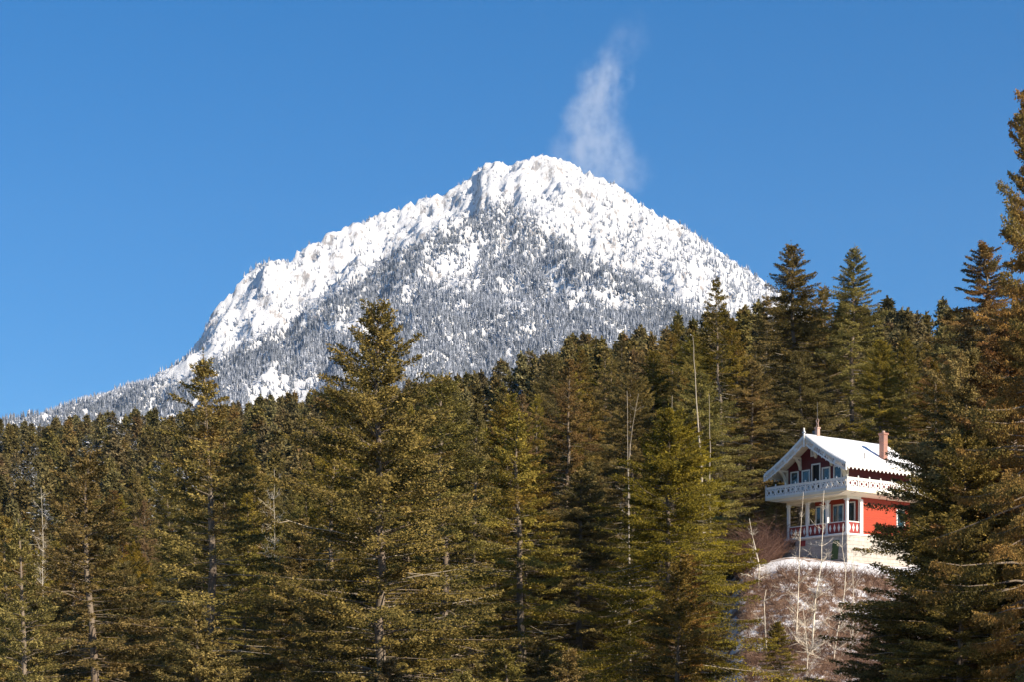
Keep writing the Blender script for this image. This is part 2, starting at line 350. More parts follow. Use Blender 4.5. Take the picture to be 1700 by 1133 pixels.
def mountain_objects():
    V = np.stack([MXg, MYg, MZg], -1).reshape(-1, 3); nx = len(mxs)
    I = np.arange(len(mys) - 1)[:, None] * nx + np.arange(nx - 1)[None]
    Q = np.stack([I, I + 1, I + nx + 1, I + nx], -1).reshape(-1, 4)
    m, n, l, b = mat("snow_and_rock")
    f1 = nz(n, l, .022, 12, .72); f2 = nz(n, l, .006, 5, .6); f3 = nz(n, l, .10, 10, .85, stretch=(1, 1, .5))
    geo = n.new("ShaderNodeNewGeometry"); sp = n.new("ShaderNodeSeparateXYZ"); l.new(geo.outputs['Normal'], sp.inputs[0])
    rock = ramp(n, l, f3, [(.3, (.11, .11, .12)), (.5, (.24, .235, .24)), (.62, (.42, .34, .31)), (.8, (.40, .38, .38))])
    k = math_n(n, l, 'SUBTRACT', math_n(n, l, 'ADD', math_n(n, l, 'MULTIPLY', f1, .40), math_n(n, l, 'MULTIPLY', f3, .95)), math_n(n, l, 'MULTIPLY', sp.outputs[2], 1.15))
    k2 = math_n(n, l, 'ADD', k, math_n(n, l, 'MULTIPLY', f2, .3))
    snow = ramp(n, l, f1, [(.3, (.74, .76, .80)), (.7, (.90, .90, .90))])
    f4 = nz(n, l, .035, 9, .8, stretch=(1.6, 1.6, .55))
    rk = math_n(n, l, 'MULTIPLY', ramp(n, l, k2, [(.22, (0, 0, 0)), (.32, (1, 1, 1))]), ramp(n, l, f4, [(.46, (0, 0, 0)), (.54, (.9, .9, .9))]))
    l.new(mixc(n, l, rk, snow, rock), b.inputs['Base Color'])
    b.inputs['Roughness'].default_value = .8; bump(n, l, b, math_n(n, l, 'ADD', f1, math_n(n, l, 'MULTIPLY', f3, 1.0)), .75, 14)
    o = link(bpy.data.objects.new("mountain", np_mesh("mountain", V, Q, [m], smooth=True))); tag(o, kind='structure')
    # the far snow-dusted forest on its flanks
    rs = np.random.RandomState(5); N = 420000
    D = rs.uniform(2900, 5000, N); u = rs.uniform(-60, 1700, N); x = (u - CU) / F * D
    keep = rs.rand(N) < (D / 5000); x, D, u = x[keep], D[keep], u[keep]
    z = mount_z(x, D); v = HV - F * z / D
    # only slopes that face the viewer's side
    zb = mount_z(x, np.minimum(D + 25, 5600)); slope = (zb - z) / 25
    line = np.interp(u, [0, 75, 260, 300, 380, 500, 600, 700, 780, 840, 900, 960, 1050, 1150, 1300, 1700], [690, 690, 640, 640, 592, 530, 462, 400, 360, 338, 372, 420, 462, 520, 560, 700])
    below = v - line
    pn = fbm(x / 150, D / 260, 4); pf = fbm(x / 45 + 9, D / 80, 3)
    dens = np.clip(.5 + below / 24, .0, 1)
    base = .075 + .08 * np.clip((v - 250) / 250, 0, 1) + np.where(u > 1000, .05, 0)
    base = np.where((u < 760) & (below < -6), base * .45, base); dens = base + (1 - base) * dens
    low = np.clip((v - 512) / 12, 0, 1) * np.clip((u - 600) / 80, 0, 1)
    pc = fbm(x / 48 + D / 160 + 3, D / 520, 3)
    patch = np.clip((pn - .505 + .25 * (pf - .5)) * 14, 0, 1); patch = np.maximum(patch, np.clip((pc - .60) * 14, 0, 1) * .9) * np.clip((below - 10) / 45, .1, 1)
    dens *= np.maximum(1 - .85 * patch, low * .9)
    dens *= np.clip(1.9 - np.abs(slope) * .8, .25, 1)
    keep = (rs.rand(len(x)) < dens * (.66 + .12 * np.clip(below / 30, 0, 1))) & (slope > -.15) & (z > 350)
    x, D, z, u, v = x[keep], D[keep], z[keep], u[keep], v[keep]; n_ = len(x)
    print("mountain trees", n_)
    lineb = v - np.interp(u, [0, 75, 260, 300, 380, 500, 600, 700, 780, 840, 900, 960, 1050, 1150, 1300, 1700], [690, 690, 640, 640, 592, 530, 462, 400, 360, 338, 372, 420, 462, 520, 560, 700])
    h = rs.uniform(9, 19, n_) * np.clip(.55 + (v - 280) / 300, .5, 1); r = h * rs.uniform(.13, .2, n_)
    # each tree: three stacked ragged skirts of five faces, leaning a little
    ang = rs.uniform(0, 6.28, n_); vs_, fs_, tn = [], [], []
    lean = rs.normal(0, .05, (n_, 2)); c0 = 0
    th = np.clip(rs.rand(n_) + np.where(lineb < 0, .30, 0) - np.clip(1 - np.abs(lineb - 25) / 45, 0, 1) * .26 - .13 * np.clip((v - 505) / 15, 0, 1) * (u > 600) + .04, 0, 1)  # lowest band tinted darker, its shade put into the tree colour
    for t in range(3):
        zb_, zt_ = (.06 + .26 * t) * h, np.minimum(.52 + .25 * t, 1.0) * h; rr = r * (1 - .28 * t)
        k = 5; pts = np.zeros((n_, k + 1, 3))
        for j in range(k):
            a = ang + 2 * math.pi * j / k + t; rj = rr * rs.uniform(.6, 1.3, n_)
            pts[:, j] = np.stack([x + rj * np.cos(a), D + rj * np.sin(a), z + zb_ + rs.uniform(-.06, .06, n_) * h], -1)
        pts[:, k] = np.stack([x + lean[:, 0] * h, D + lean[:, 1] * h, z + zt_], -1)
        vs_.append(pts.reshape(-1, 3)); b0 = c0 + np.arange(n_) * (k + 1)
        for j in range(k):
            fs_.append(np.stack([b0 + j, b0 + (j + 1) % k, b0 + k], -1)); tn.append(np.clip(th * .6 + rs.rand(n_) * .4, 0, 1))
        c0 += n_ * (k + 1)
    m, n, l, b = mat("frosted_far_firs")
    a_ = n.new("ShaderNodeAttribute"); a_.attribute_name = "tint"
    f = nz(n, l, .35, 3, .7)
    k = math_n(n, l, 'ADD', math_n(n, l, 'MULTIPLY', a_.outputs['Fac'], .6), math_n(n, l, 'MULTIPLY', f, .5))
    l.new(ramp(n, l, k, [(.30, (.045, .055, .068)), (.50, (.11, .125, .155)), (.70, (.26, .29, .35)), (.88, (.64, .66, .71))]), b.inputs['Base Color'])
    b.inputs['Roughness'].default_value = .8
    o = link(bpy.data.objects.new("mountain_forest", np_mesh("mountain_forest", np.concatenate(vs_), np.concatenate(fs_), [m], tint=np.concatenate(tn))))
    tag(o, "snow-dusted forest covering the flanks of the white mountain", "forest", kind='stuff')
mountain_objects()

# ------------------------------------------------------------ fir prototypes
def fir(name, seed, H=26., Rm=.17, start=.06, dz=.37, nb=5, sp=.11, size=.108, open_=.0, droop=.36, top=.9, trunk_r=.30, pw=.74, clump=3, dead=.12, gaps=.25, wood=True, bare=None, up=0., long=None):
    """one fir: (trunk mesh data, crown mesh data). Boughs in whorls, twigs on the boughs, needle sprays on the twigs"""
    g = np.random.RandomState(seed)
    tw_v, tw_f, tw_m = [], [], []; c = [0]; cur = [0]
    # trunk curve
    zs = np.linspace(0, H, 16); bx = np.cumsum(g.normal(0, .09, 16)); by = np.cumsum(g.normal(0, .09, 16)); bx -= bx[0]; by -= by[0]
    rs_ = trunk_r * .85 * np.clip((1 - zs / H), 0, 1) ** .8 + .015
    tc = lambda z: (np.interp(z, zs, bx), np.interp(z, zs, by))
    def tube(P, rad, k):
        P = np.asarray(P); n_ = len(P); d = np.gradient(P, axis=0); d /= np.linalg.norm(d, axis=1)[:, None] + 1e-9
        ref = np.array([0, 0, 1.]) if abs(d[0, 2]) < .9 else np.array([1., 0, 0])
        x = np.cross(d, ref); x /= np.linalg.norm(x, axis=1)[:, None] + 1e-9; y = np.cross(d, x)
        a = np.arange(k) * 2 * math.pi / k
        ring = P[:, None] + rad[:, None, None] * (x[:, None] * np.cos(a)[None, :, None] + y[:, None] * np.sin(a)[None, :, None])
        tw_v.append(ring.reshape(-1, 3)); I = c[0] + np.arange(n_ - 1)[:, None] * k + np.arange(k)[None]; J = c[0] + np.arange(n_ - 1)[:, None] * k + (np.arange(k)[None] + 1) % k
        tw_f.append(np.stack([I, J, J + k, I + k], -1).reshape(-1, 4)); tw_m.append(np.full((n_ - 1) * k, cur[0])); c[0] += n_ * k
    tube(np.stack([bx, by, zs], -1), rs_, 9)
    B, Dv, Tn = [], [], []          # spray base, direction, tint
    z = start * H; nu = 0
    gapn = g.rand(64) 
    while z < H - .25:
        t = (H - z) / (H * (1 - start))                 # 0 top .. 1 bottom
        prof = Rm * H * min(1.0, (t * 1.42) ** pw) * (1 if t < .8 else 1 - (t - .8) * 1.0) + .10
        if bare and z < bare * H: prof *= .62
        step = dz * (.55 + .6 * t)
        m_ = max(2, int(round(nb * (.75 + .5 * g.rand()) * (1 if t > .12 else .8)))); a0 = g.rand() * 6.28
        for k in range(m_):
            az = a0 + 6.283 * k / m_ + g.normal(0, .25)
            # uneven outline: sectors and heights where boughs are short or missing
            sec = gapn[(int(az * 1.6) * 7 + int(z / 1.7) * 3) % 64]
            L = prof * g.uniform(.5, 1.18) * (1 - .45 * (sec < gaps))
            if g.rand() < .05: L *= 1.28
            elif g.rand() < .06: L *= .45
            zz = z + g.uniform(-.5, .5) * step; px, py = tc(zz)
            el = np.interp(t, [0, .15, .5, 1], [.95, .42 + up, .08 + up, -.22 + up * .5]) + g.normal(0, .10)
            dr = droop * g.uniform(.6, 1.4) * min(1, t * 3)
            if long and k == 0 and abs(z - long[0] * H) < step * .51: az, L, el, dr = long[1], long[2], .12, .12
            n_ = max(4, int(L / sp)); s = (np.arange(n_) + .5 * g.rand()) / n_
            bend = g.normal(0, .18)
            hor = L * s * math.cos(el * .6); hx = np.cos(az + bend * s) * hor; hy = np.sin(az + bend * s) * hor
            hz = L * (math.sin(el) * s - dr * s ** 1.6 + .42 * dr * s ** 4)
            P = np.stack([px + hx, py + hy, zz + hz], -1)
            isdead = (g.rand() < dead * (t > .35)) or (bare and z < bare * H and g.rand() < .55)
            cur[0] = 1 if isdead else 0
            if wood:
                q = np.linspace(0, n_ - 1, 5).astype(int); PP = np.concatenate([[[px, py, zz]], P[q]]); PP[1:-1] += g.normal(0, .02, (len(PP) - 2, 3))
                r0 = (.012 + .0075 * L) * (1.0 if isdead else 1)
                tube(PP, np.linspace(r0, .010 if isdead else .006, len(PP)), 3)
            if isdead:
                for q in range(3):   # bare side twigs
                    i = g.randint(1, n_ - 1); a2 = az + g.choice([-1, 1]) * .9
                    E = P[i] + np.array([math.cos(a2), math.sin(a2), g.uniform(-.3, .2)]) * L * .25
                    if wood: tube(np.stack([P[i], (P[i] + E) / 2 + g.normal(0, .03, 3), E]), np.array([.014, .011, .006]), 3)
                continue
            D0 = np.gradient(P, axis=0); D0 /= np.linalg.norm(D0, axis=1)[:, None] + 1e-9
            btint = np.clip(g.normal(.5, .16), .1, .9)
            inner = .16 + open_ + .22 * min(1, t * 2)
            okk = s > inner; 
            for side in (-1, 1, 0):
                ang_ = side * g.uniform(.75, 1.1)
                tl = (.30 * L * (1.04 - s) ** .7 * (.35 + s) * 1.3) if side else np.full(n_, .10 * L * .5 + .1)
                tl = np.clip(tl, .12, 1.1) * g.uniform(.6, 1.15, n_)
                ca, sa = math.cos(ang_), math.sin(ang_)
                dx = D0[:, 0] * ca - D0[:, 1] * sa; dy = D0[:, 0] * sa + D0[:, 1] * ca
                td = np.stack([dx, dy, D0[:, 2] - g.uniform(.05, .45, n_)], -1)
                if side == 0: td[:, 2] -= g.uniform(.2, 1.2, n_)
                td /= np.linalg.norm(td, axis=1)[:, None]
                kk = max(2, int(.40 / sp * 1.3)) if side else 1
                for j in range(kk):
                    w = ((j + g.rand(n_)) / kk) ** .8
                    for c_ in range(clump):
                        sel = okk & (g.rand(n_) > .10)
                        pos = P + td * (tl * w)[:, None] + g.normal(0, .30 * sp, (n_, 3))
                        pos[:, 2] -= .12 * (tl * w) ** 2
                        dd = td + g.normal(0, .55, (n_, 3)); dd[:, 2] += .12
                        dd /= np.linalg.norm(dd, axis=1)[:, None]
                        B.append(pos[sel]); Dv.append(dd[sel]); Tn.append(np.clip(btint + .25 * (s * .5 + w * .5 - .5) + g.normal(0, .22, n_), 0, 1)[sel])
        z += step
    # leader
    n_ = 26; zz = np.linspace(H - 1.2, H + .3, n_); B.append(np.stack([np.full(n_, tc(H)[0]), np.full(n_, tc(H)[1]), zz], -1)); d = g.normal(0, .5, (n_, 3)); d[:, 2] += 1.; Dv.append(d / np.linalg.norm(d, axis=1)[:, None]); Tn.append(np.full(n_, .6))
    B = np.concatenate(B); Dv = np.concatenate(Dv); Tn = np.concatenate(Tn); n_ = len(B)
    out = np.stack([B[:, 0], B[:, 1], np.zeros(n_)], -1); out /= np.linalg.norm(out, axis=1)[:, None] + .3; out[:, 2] = .55
    ref = out + g.normal(0, .42, (n_, 3)); x = np.cross(Dv, ref); x /= np.linalg.norm(x, axis=1)[:, None] + 1e-9
    Ls = (size * g.uniform(.7, 1.35, n_))[:, None]; W = (size * .27 * g.uniform(.7, 1.3, n_))[:, None]
    mid = B + Dv * Ls * .45 + np.cross(Dv, x) * W * g.normal(0, .4, (n_, 1))
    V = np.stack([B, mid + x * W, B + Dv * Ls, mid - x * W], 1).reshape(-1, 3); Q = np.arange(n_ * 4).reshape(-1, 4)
    print(name, "sprays", n_)
    return (np.concatenate(tw_v), np.concatenate(tw_f), np.concatenate(tw_m)), (V, Q, Tn)

def fir_meshes(name, fol, bark='bark', **kw):
    (tv, tf, tm), (V, Q, tn) = fir(name, **kw)
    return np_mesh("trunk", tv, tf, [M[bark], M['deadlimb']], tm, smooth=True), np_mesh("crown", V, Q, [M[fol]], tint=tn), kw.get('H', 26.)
PROTO = {
    'full':   fir_meshes('full', 'fol', seed=1, Rm=.20, nb=6, gaps=.3),
    'mid':    fir_meshes('mid', 'fol', seed=2, Rm=.175, nb=5, gaps=.4, open_=.05),
    'sparse': fir_meshes('sparse', 'fol', seed=3, Rm=.19, nb=4, dz=.36, gaps=.5, open_=.12, droop=.2, dead=.28),
    'lush':   fir_meshes('lush', 'follush', seed=4, Rm=.235, nb=6, start=.03, gaps=.3, droop=.42, pw=.66, dead=.06),
    'slim':   fir_meshes('slim', 'fol', seed=5, Rm=.145, nb=5, gaps=.35),
    'poled':  fir_meshes('poled', 'fol', seed=6, Rm=.165, nb=5, start=.12, gaps=.4, dead=.1, bare=.66, dz=.5, open_=.1, trunk_r=.24),
    'brown':  fir_meshes('brown', 'folr', seed=7, Rm=.17, nb=5, gaps=.45, open_=.10, dead=.3),
    'bushy':  fir_meshes('bushy', 'fol', seed=12, Rm=.20, nb=6, pw=.62, gaps=.4, droop=.24, dead=.1, up=.14),
    'dense':  fir_meshes('dense', 'fol', seed=13, Rm=.24, nb=7, dz=.34, sp=.10, size=.10, gaps=.3, droop=.40, dead=.08, pw=.62),
    'near':   fir_meshes('near', 'fol', seed=8, Rm=.225, nb=6, sp=.08, size=.085, gaps=.45, dz=.42, droop=.34, dead=.05),
    'great':  fir_meshes('great', 'folgold', seed=18, Rm=.205, nb=6, sp=.08, size=.085, gaps=.45, dz=.42, droop=.30, dead=.04, long=(.62, math.pi, 3.4)),
    'nearbrown': fir_meshes('nearbrown', 'folgold', seed=9, Rm=.20, nb=6, sp=.10, size=.11, gaps=.4, dz=.40, dead=.05),
    'young':  fir_meshes('young', 'fol', seed=10, H=12., Rm=.24, nb=6, start=.02, dz=.3, gaps=.2, trunk_r=.13, sp=.12),
}
FIRS = []      # (u, top_v, D) of every placed tree, for spacing
def place_fir(kind, u, D, top_v=None, H=None, label=None, group=None, wide=1.0, name="fir_tree", rz=None, zbase=None):
    tr, cr, PH = PROTO[kind]
    x = (u - CU) / F * D; zg = float(ground(x, D)) - .3 if zbase is None else zbase
    if top_v is not None: H = (HV - top_v) / F * D - zg
    s = H / (PH + .3)
    root = empty(name, (x, D, zg), rnd.uniform(0, 6.28) if rz is None else rz, label, "fir tree", group)
    w = s * wide * (max(1.0, (PH * .9) / H) ** .35)
    root.scale = (w, w, s); 
    if rz is None: root.rotation_euler.x = rnd.gauss(0, .018); root.rotation_euler.y = rnd.gauss(0, .018)
    t = link(bpy.data.objects.new("trunk", tr)); t.parent = root
    c = link(bpy.data.objects.new("crown", cr)); c.parent = root
    FIRS.append((x, D, root)); return root

# ------------------------------------------------------------ firs that can be told apart
G1 = "firs told apart by shape"
for a in [
    ('sparse', 330, 86, 578, "tall open-topped fir with a visible trunk before the mountain's low west foot", 1.25),
    ('mid', 166, 78, 735, "brownish narrow fir before the low west end of the ridge", 1.3),
    ('bushy', 644, 82, 502, "tallest fir before the mountain, its bushy crown rising clear above the ridge line", 1.15),
    ('sparse', 560, 110, 636, "dark ragged fir close beside the tallest fir, on its shaded side", .9),
    ('mid', 722, 100, 612, "shorter fir touching the sunny side of the tallest fir", 1.3),
    ('lush', 1122, 84, 672, "large lush olive fir with sweeping boughs next to the chalet's snowy bank", 1.14),
    ('mid', 880, 92, 678, "fir with pale trunk showing through, midway between tallest fir and lush fir", 1.3),
    ('brown', 940, 128, 590, "rust brown fir with a pale trunk below the mountain's east foot", 1.0),
    ('brown', 868, 150, 650, "smaller rusty fir behind the midway fir", .9),
    ('poled', 1196, 132, 452, "slender fir with a long pale bare trunk before the east flank", 1.0),
    ('full', 1322, 146, 397, "broad dark fir with the highest top behind the chalet", 1.22),
    ('full', 1414, 142, 407, "pointed fir rising behind the chalet roof, second highest of the pair there", 1.05),
    ('mid', 1262, 165, 486, "dark fir between the pale bare trunk fir and the chalet's broad dark fir", 1.15),
    ('mid', 1368, 155, 468, "fir filling the gap between the two highest firs behind the chalet", 1.15),
    ('full', 1500, 152, 560, "wide fir behind the chalet's brick chimney", 1.0),
    ('brown', 1545, 140, 590, "fir with reddish dead patches behind the chimney and the wide fir", 1.0),
    ('nearbrown', 1636, 128, 398, "orange brown sunlit fir next to the great near tree", 1.4),
    ('great', 1706, 52, 90, "great near fir with a long bough reaching out against the sky", .62, 0.0),
    ('dense', 1578, 58, 720, "black shaded fir hiding the rear half of the red chalet", 1.3),
    ('dense', 1592, 63, 575, "tall dark fir whose side covers the rear end of the snowy roof", 1.0),
    ('near', 1600, 54, 880, "low olive fir in front of the black shaded fir's foot", 1.3),
    ('dense', 1500, 60, 1000, "small dark fir under the black shaded fir, next to the birches", 1.3),
    ('nearbrown', 1672, 59, 530, "golden brown sunlit fir between the great near tree and the black shaded fir", 1.2),
    ('dense', 1640, 62, 690, "dark fir pressed behind the black shaded fir, against the golden brown one", 1.1),
    ('mid', 1045, 122, 620, "fir just behind the lush olive fir, with two bare poles at its foot", .9),
    ('slim', 790, 108, 660, "slim fir halfway up between the tallest and the midway fir", 1.0),
    ('full', 975, 300, 552, "rounded dark fir topping the ridge under the mountain's darkest forest band", 1.0),
    ('full', 1290, 120, 800, "low dense fir behind the balcony's outer end", .8),
    ('sparse', 24, 62, 850, "fir cut by the edge of the view with straw coloured lower boughs", 1.0),
    ('young', 1296, 92, 1030, "small olive fir at the foot of the snowy bank beside the birches", 1.0),
    ('dense', 2120, 52, 510, "unseen dark fir added beyond the great near tree to shade the black fir", 1.1),  # unseen fir, put past the frame edge to shade the black fir
    ('dense', 2250, 45, 640, "shorter unseen dark fir added beyond the great near tree for its shade", 1.1),  # second unseen fir added to cast shade from the sun side
    ('near', 1830, 66, 330, "tall fir behind the great near tree, mostly outside the view, added for its shade", 1.0),  # added with the two unseen firs to cast shade
]:
    place_fir(a[0], a[1], a[2], top_v=a[3], label=a[4], wide=a[5], rz=a[6] if len(a) > 6 else (a[1] * .37) % 6.28)
# filler firs
SKU = [-200, 0, 100, 200, 300, 450, 540, 600, 700, 780, 870, 930, 980, 1050, 1120, 1190, 1240, 1320, 1400, 1470, 1500, 1560, 1620, 1700, 1900]
SKV = [705, 700, 690, 685, 680, 657, 652, 642, 632, 620, 590, 562, 555, 545, 522, 512, 500, 460, 450, 492, 480, 484, 500, 500, 500]
def sky_v(u): return float(np.interp(u, SKU, SKV))
spots = []; cell = {}
def free(x, y, d):
    for sx, sy in spots:
        if abs(sx - x) < d and abs(sy - y) < d and (sx - x) ** 2 + (sy - y) ** 2 < d * d: return False
    return True
def dens_free(x, y, d):
    k = (int(x // 10), int(y // 10))
    for i in (-1, 0, 1):
        for j in (-1, 0, 1):
            for sx, sy in cell.get((k[0] + i, k[1] + j), ()):
                if (sx - x) ** 2 + (sy - y) ** 2 < d * d: return False
    return True
def put(x, y): cell.setdefault((int(x // 10), int(y // 10)), []).append((x, y))
for x, D, r in FIRS: put(x, D)
cand = []
HERO = [(x, D) for x, D, r in FIRS if D < 125]
tan_el = math.tan(SUN_EL)
def shades_hero(x, y, ztop):
    for hx, hy in HERO:
        al = (x - hx) * SUN_DIR.x + (y - hy) * SUN_DIR.y; pe = abs((x - hx) * SUN_DIR.y - (y - hy) * SUN_DIR.x)
        if 1 < al < 45 and pe < 4.2 and ztop - al * tan_el > (HV - 1010) / F * hy: return True
    return False
tries = 0
while tries < 60000:
    tries += 1
    D = math.sqrt(rnd.uniform(62 ** 2, 660 ** 2)); u = rnd.uniform(-160, 1860)
    if rnd.random() < .35: D = rnd.uniform(62, 260)
    x = (u - CU) / F * D
    if D < 118 and 1140 < u < 1500: continue
    if D < 128 and 1225 < u < 1490 + (128 - D) * 3: continue
    if D < 90 and 1150 < u < 1500: continue
    if D < 84 and u > 1480: continue
    qx_, qy_ = x - 21.5, D - 114; al = qx_ * SUN_DIR.x + qy_ * SUN_DIR.y; pe = abs(qx_ * SUN_DIR.y - qy_ * SUN_DIR.x)
    if 0 < al < 60 and pe < 11: continue       # the chalet's bank lies open to the sun
    qx_ = x - 19; qy_ = D - 97; al = qx_ * SUN_DIR.x + qy_ * SUN_DIR.y; pe = abs(qx_ * SUN_DIR.y - qy_ * SUN_DIR.x)
    if 0 < al < 55 and pe < 13: continue
    sp_ = 6.0 if D < 135 else (5.2 if D < 200 else 5.4)
    if not dens_free(x, D, sp_): continue
    zg = float(ground(x, D)); H = rnd.triangular(13, 29, 22)
    if D < 120: H = rnd.triangular(12, 24, 17)
    if 1225 < u < 1700 and D < 260: H = rnd.uniform(14, 21)
    tv = HV - (zg + H) / D * F
    lim = sky_v(u) + rnd.uniform(-6, 34)
    if D < 200: lim = max(lim, sky_v(u) + (200 - D) * .9 + rnd.uniform(-20, 60))
    if tv < lim:
        H = (HV - lim) / F * D - zg; tv = lim
        if H < 9: continue
    if tv > 1150: continue
    if D < 150 and shades_hero(x, D, zg + H): continue
    put(x, D); cand.append((D, u, H, tv))
cand.sort(key=lambda c: -(c[2] / c[0]) * (1.0 if c[0] < 300 else .7))
print("filler candidates", len(cand))
NEAR = cand[:268]; FAR = cand[268:]
labels = [("olive brown fir in the close-packed forest on the valley side, below the mountain's west ridge", "firs of the lower valley forest to the west"),
          ("dark olive fir in the close-packed slope forest between the tallest fir and the chalet", "firs of the slope forest in the middle"),
          ("dark fir crowding the steep hillside around and above the red chalet", "firs on the chalet hillside")]
for D, u, H, tv in NEAR:
    k = 0 if u < 560 else (1 if u < 1180 else 2)
    kind = rnd.choice(['full', 'mid', 'bushy', 'full', 'slim', 'mid', 'full', 'brown', 'lush'] if k != 1 else ['full', 'mid', 'brown', 'full', 'bushy', 'mid', 'full', 'lush'])
    place_fir(kind, u, D, H=H, label=labels[k][0], group=labels[k][1], wide=rnd.uniform(1.0, 1.45) if D < 130 else rnd.uniform(.85, 1.3))
# shading trees beyond the edge of the view
# far forest as one mass: copies of three lighter firs placed by geometry nodes
far_protos = []
for i, (fol, Rm, sd) in enumerate([('folfar', .18, 21), ('folfar', .21, 22), ('folsnow', .195, 23), ('folfar', .155, 24)]):
    (tv_, tf_, _tm), (V, Q, tn) = fir('far', seed=sd, H=22., Rm=Rm, dz=.75, nb=6, sp=.42, size=.52, wood=False, gaps=.3, clump=2, dead=.1, trunk_r=.2)
    VV = np.concatenate([V, tv_]); QQ = np.concatenate([Q, tf_ + len(V)]); mi = np.concatenate([np.zeros(len(Q)), np.ones(len(tf_))])
    me = np_mesh("far_fir", VV, QQ, [M[fol], M['bark']], mi, np.concatenate([tn, np.full(len(tf_), .5)]))
    far_protos.append(bpy.data.objects.new("far_fir", me))
def scatter(name, pts, protos, label, cat):
    me = bpy.data.meshes.new(name); me.from_pydata([p[0] for p in pts], [], [])
    for nm, ty, k in (("s", 'FLOAT_VECTOR', 1), ("rz", 'FLOAT', 2), ("pi", 'INT', 3)):
        a = me.attributes.new(nm, ty, 'POINT')
        if ty == 'FLOAT_VECTOR': a.data.foreach_set("vector", [c for p in pts for c in p[k]])
        else: a.data.foreach_set("value", [p[k] for p in pts])
    o = link(bpy.data.objects.new(name, me)); tag(o, label, cat, kind='stuff')
    col = bpy.data.collections.new(name + "_kinds")
    for i, p in enumerate(protos): p.name = "far_fir_%d" % i; col.objects.link(p)
    ng = bpy.data.node_groups.new(name, 'GeometryNodeTree')
    ng.interface.new_socket("Geometry", in_out='INPUT', socket_type='NodeSocketGeometry'); ng.interface.new_socket("Geometry", in_out='OUTPUT', socket_type='NodeSocketGeometry')
    N = ng.nodes; L = ng.links; gi = N.new("NodeGroupInput"); go = N.new("NodeGroupOutput")
    ip = N.new("GeometryNodeInstanceOnPoints"); ci = N.new("GeometryNodeCollectionInfo"); ci.inputs['Collection'].default_value = col
    ci.inputs['Separate Children'].default_value = True; ci.inputs['Reset Children'].default_value = True
    def na(nm, ty):
        q = N.new("GeometryNodeInputNamedAttribute"); q.data_type = ty; q.inputs['Name'].default_value = nm; return q.outputs['Attribute']
    ip.inputs['Pick Instance'].default_value = True
    L.new(gi.outputs[0], ip.inputs['Points']); L.new(ci.outputs[0], ip.inputs['Instance']); L.new(na("pi", 'INT'), ip.inputs['Instance Index'])
    cx = N.new("ShaderNodeCombineXYZ"); L.new(na("rz", 'FLOAT'), cx.inputs[2]); L.new(cx.outputs[0], ip.inputs['Rotation']); L.new(na("s", 'FLOAT_VECTOR'), ip.inputs['Scale'])
    L.new(ip.outputs[0], go.inputs[0])
    md = o.modifiers.new("scatter", 'NODES'); md.node_group = ng
    return o
pts = []
for D, u, H, tv in FAR:
    x = (u - CU) / F * D; s = H / 22
    snowy = (u < 420 and rnd.random() < .15) or rnd.random() < .03
    pts.append(((x, D, float(ground(x, D)) - .3), (s * rnd.uniform(.9, 1.3), s * rnd.uniform(.9, 1.3), s), rnd.uniform(0, 6.28), 2 if snowy else rnd.choice([0, 1, 3])))
scatter("hillside_forest", pts, far_protos, "far part of the dark fir forest that covers the hillside up to the ridge line", "forest")

# ------------------------------------------------------------ chalet
A = R(52)
e1 = Vector((math.cos(A), -math.sin(A), 0)); e2 = Vector((math.sin(A), math.cos(A), 0))
WF, WD = 5.2, 6.2                       # front width, depth of the upper walls
corner = Vector(at(1406, 886, 115.0)); org = corner - e1 * WF
ch = empty("chalet", org, -A, "red and white wooden chalet with snowy roof and fretwork balcony on the hillside", "chalet")
OH = .94
# stone base, battered
zb = -2.7
def frustum(x0, x1, y0, y1, z0, z1, sp):
    m_ = MB(); m_.add([(x0 - sp, y0 - sp, z0), (x1 + sp, y0 - sp, z0), (x1 + sp, y1 + sp, z0), (x0 - sp, y1 + sp, z0), (x0, y0, z1), (x1, y0, z1), (x1, y1, z1), (x0, y1, z1)],
                      [(0, 3, 2, 1), (4, 5, 6, 7), (0, 1, 5, 4), (1, 2, 6, 5), (2, 3, 7, 6), (3, 0, 4, 7)]); return m_
base = frustum(-.12, WF + .12, -.12, WD, zb, -.12, .34).build("base_wall", M['stone'], ch, bevel=.03)
MB().box(-.18, WF + .18, -.18, WD + .05, -.12, 0.0).build("porch_floor", M['white'], ch, bevel=.01)
MB().prism([(-.34, -1.66), (-.175, -.40), (-.05, -.40), (-.05, -1.66)], 'x', 4.16, 4.72).build("cellar_door", M['green'], base)
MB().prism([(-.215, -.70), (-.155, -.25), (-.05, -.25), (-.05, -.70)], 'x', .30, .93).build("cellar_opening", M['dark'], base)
MB().prism([(-.21, -.58), (-.16, -.22), (-.05, -.22), (-.05, -.58)], 'x', 1.36, 1.8).build("shutter", M['redrail'], base)
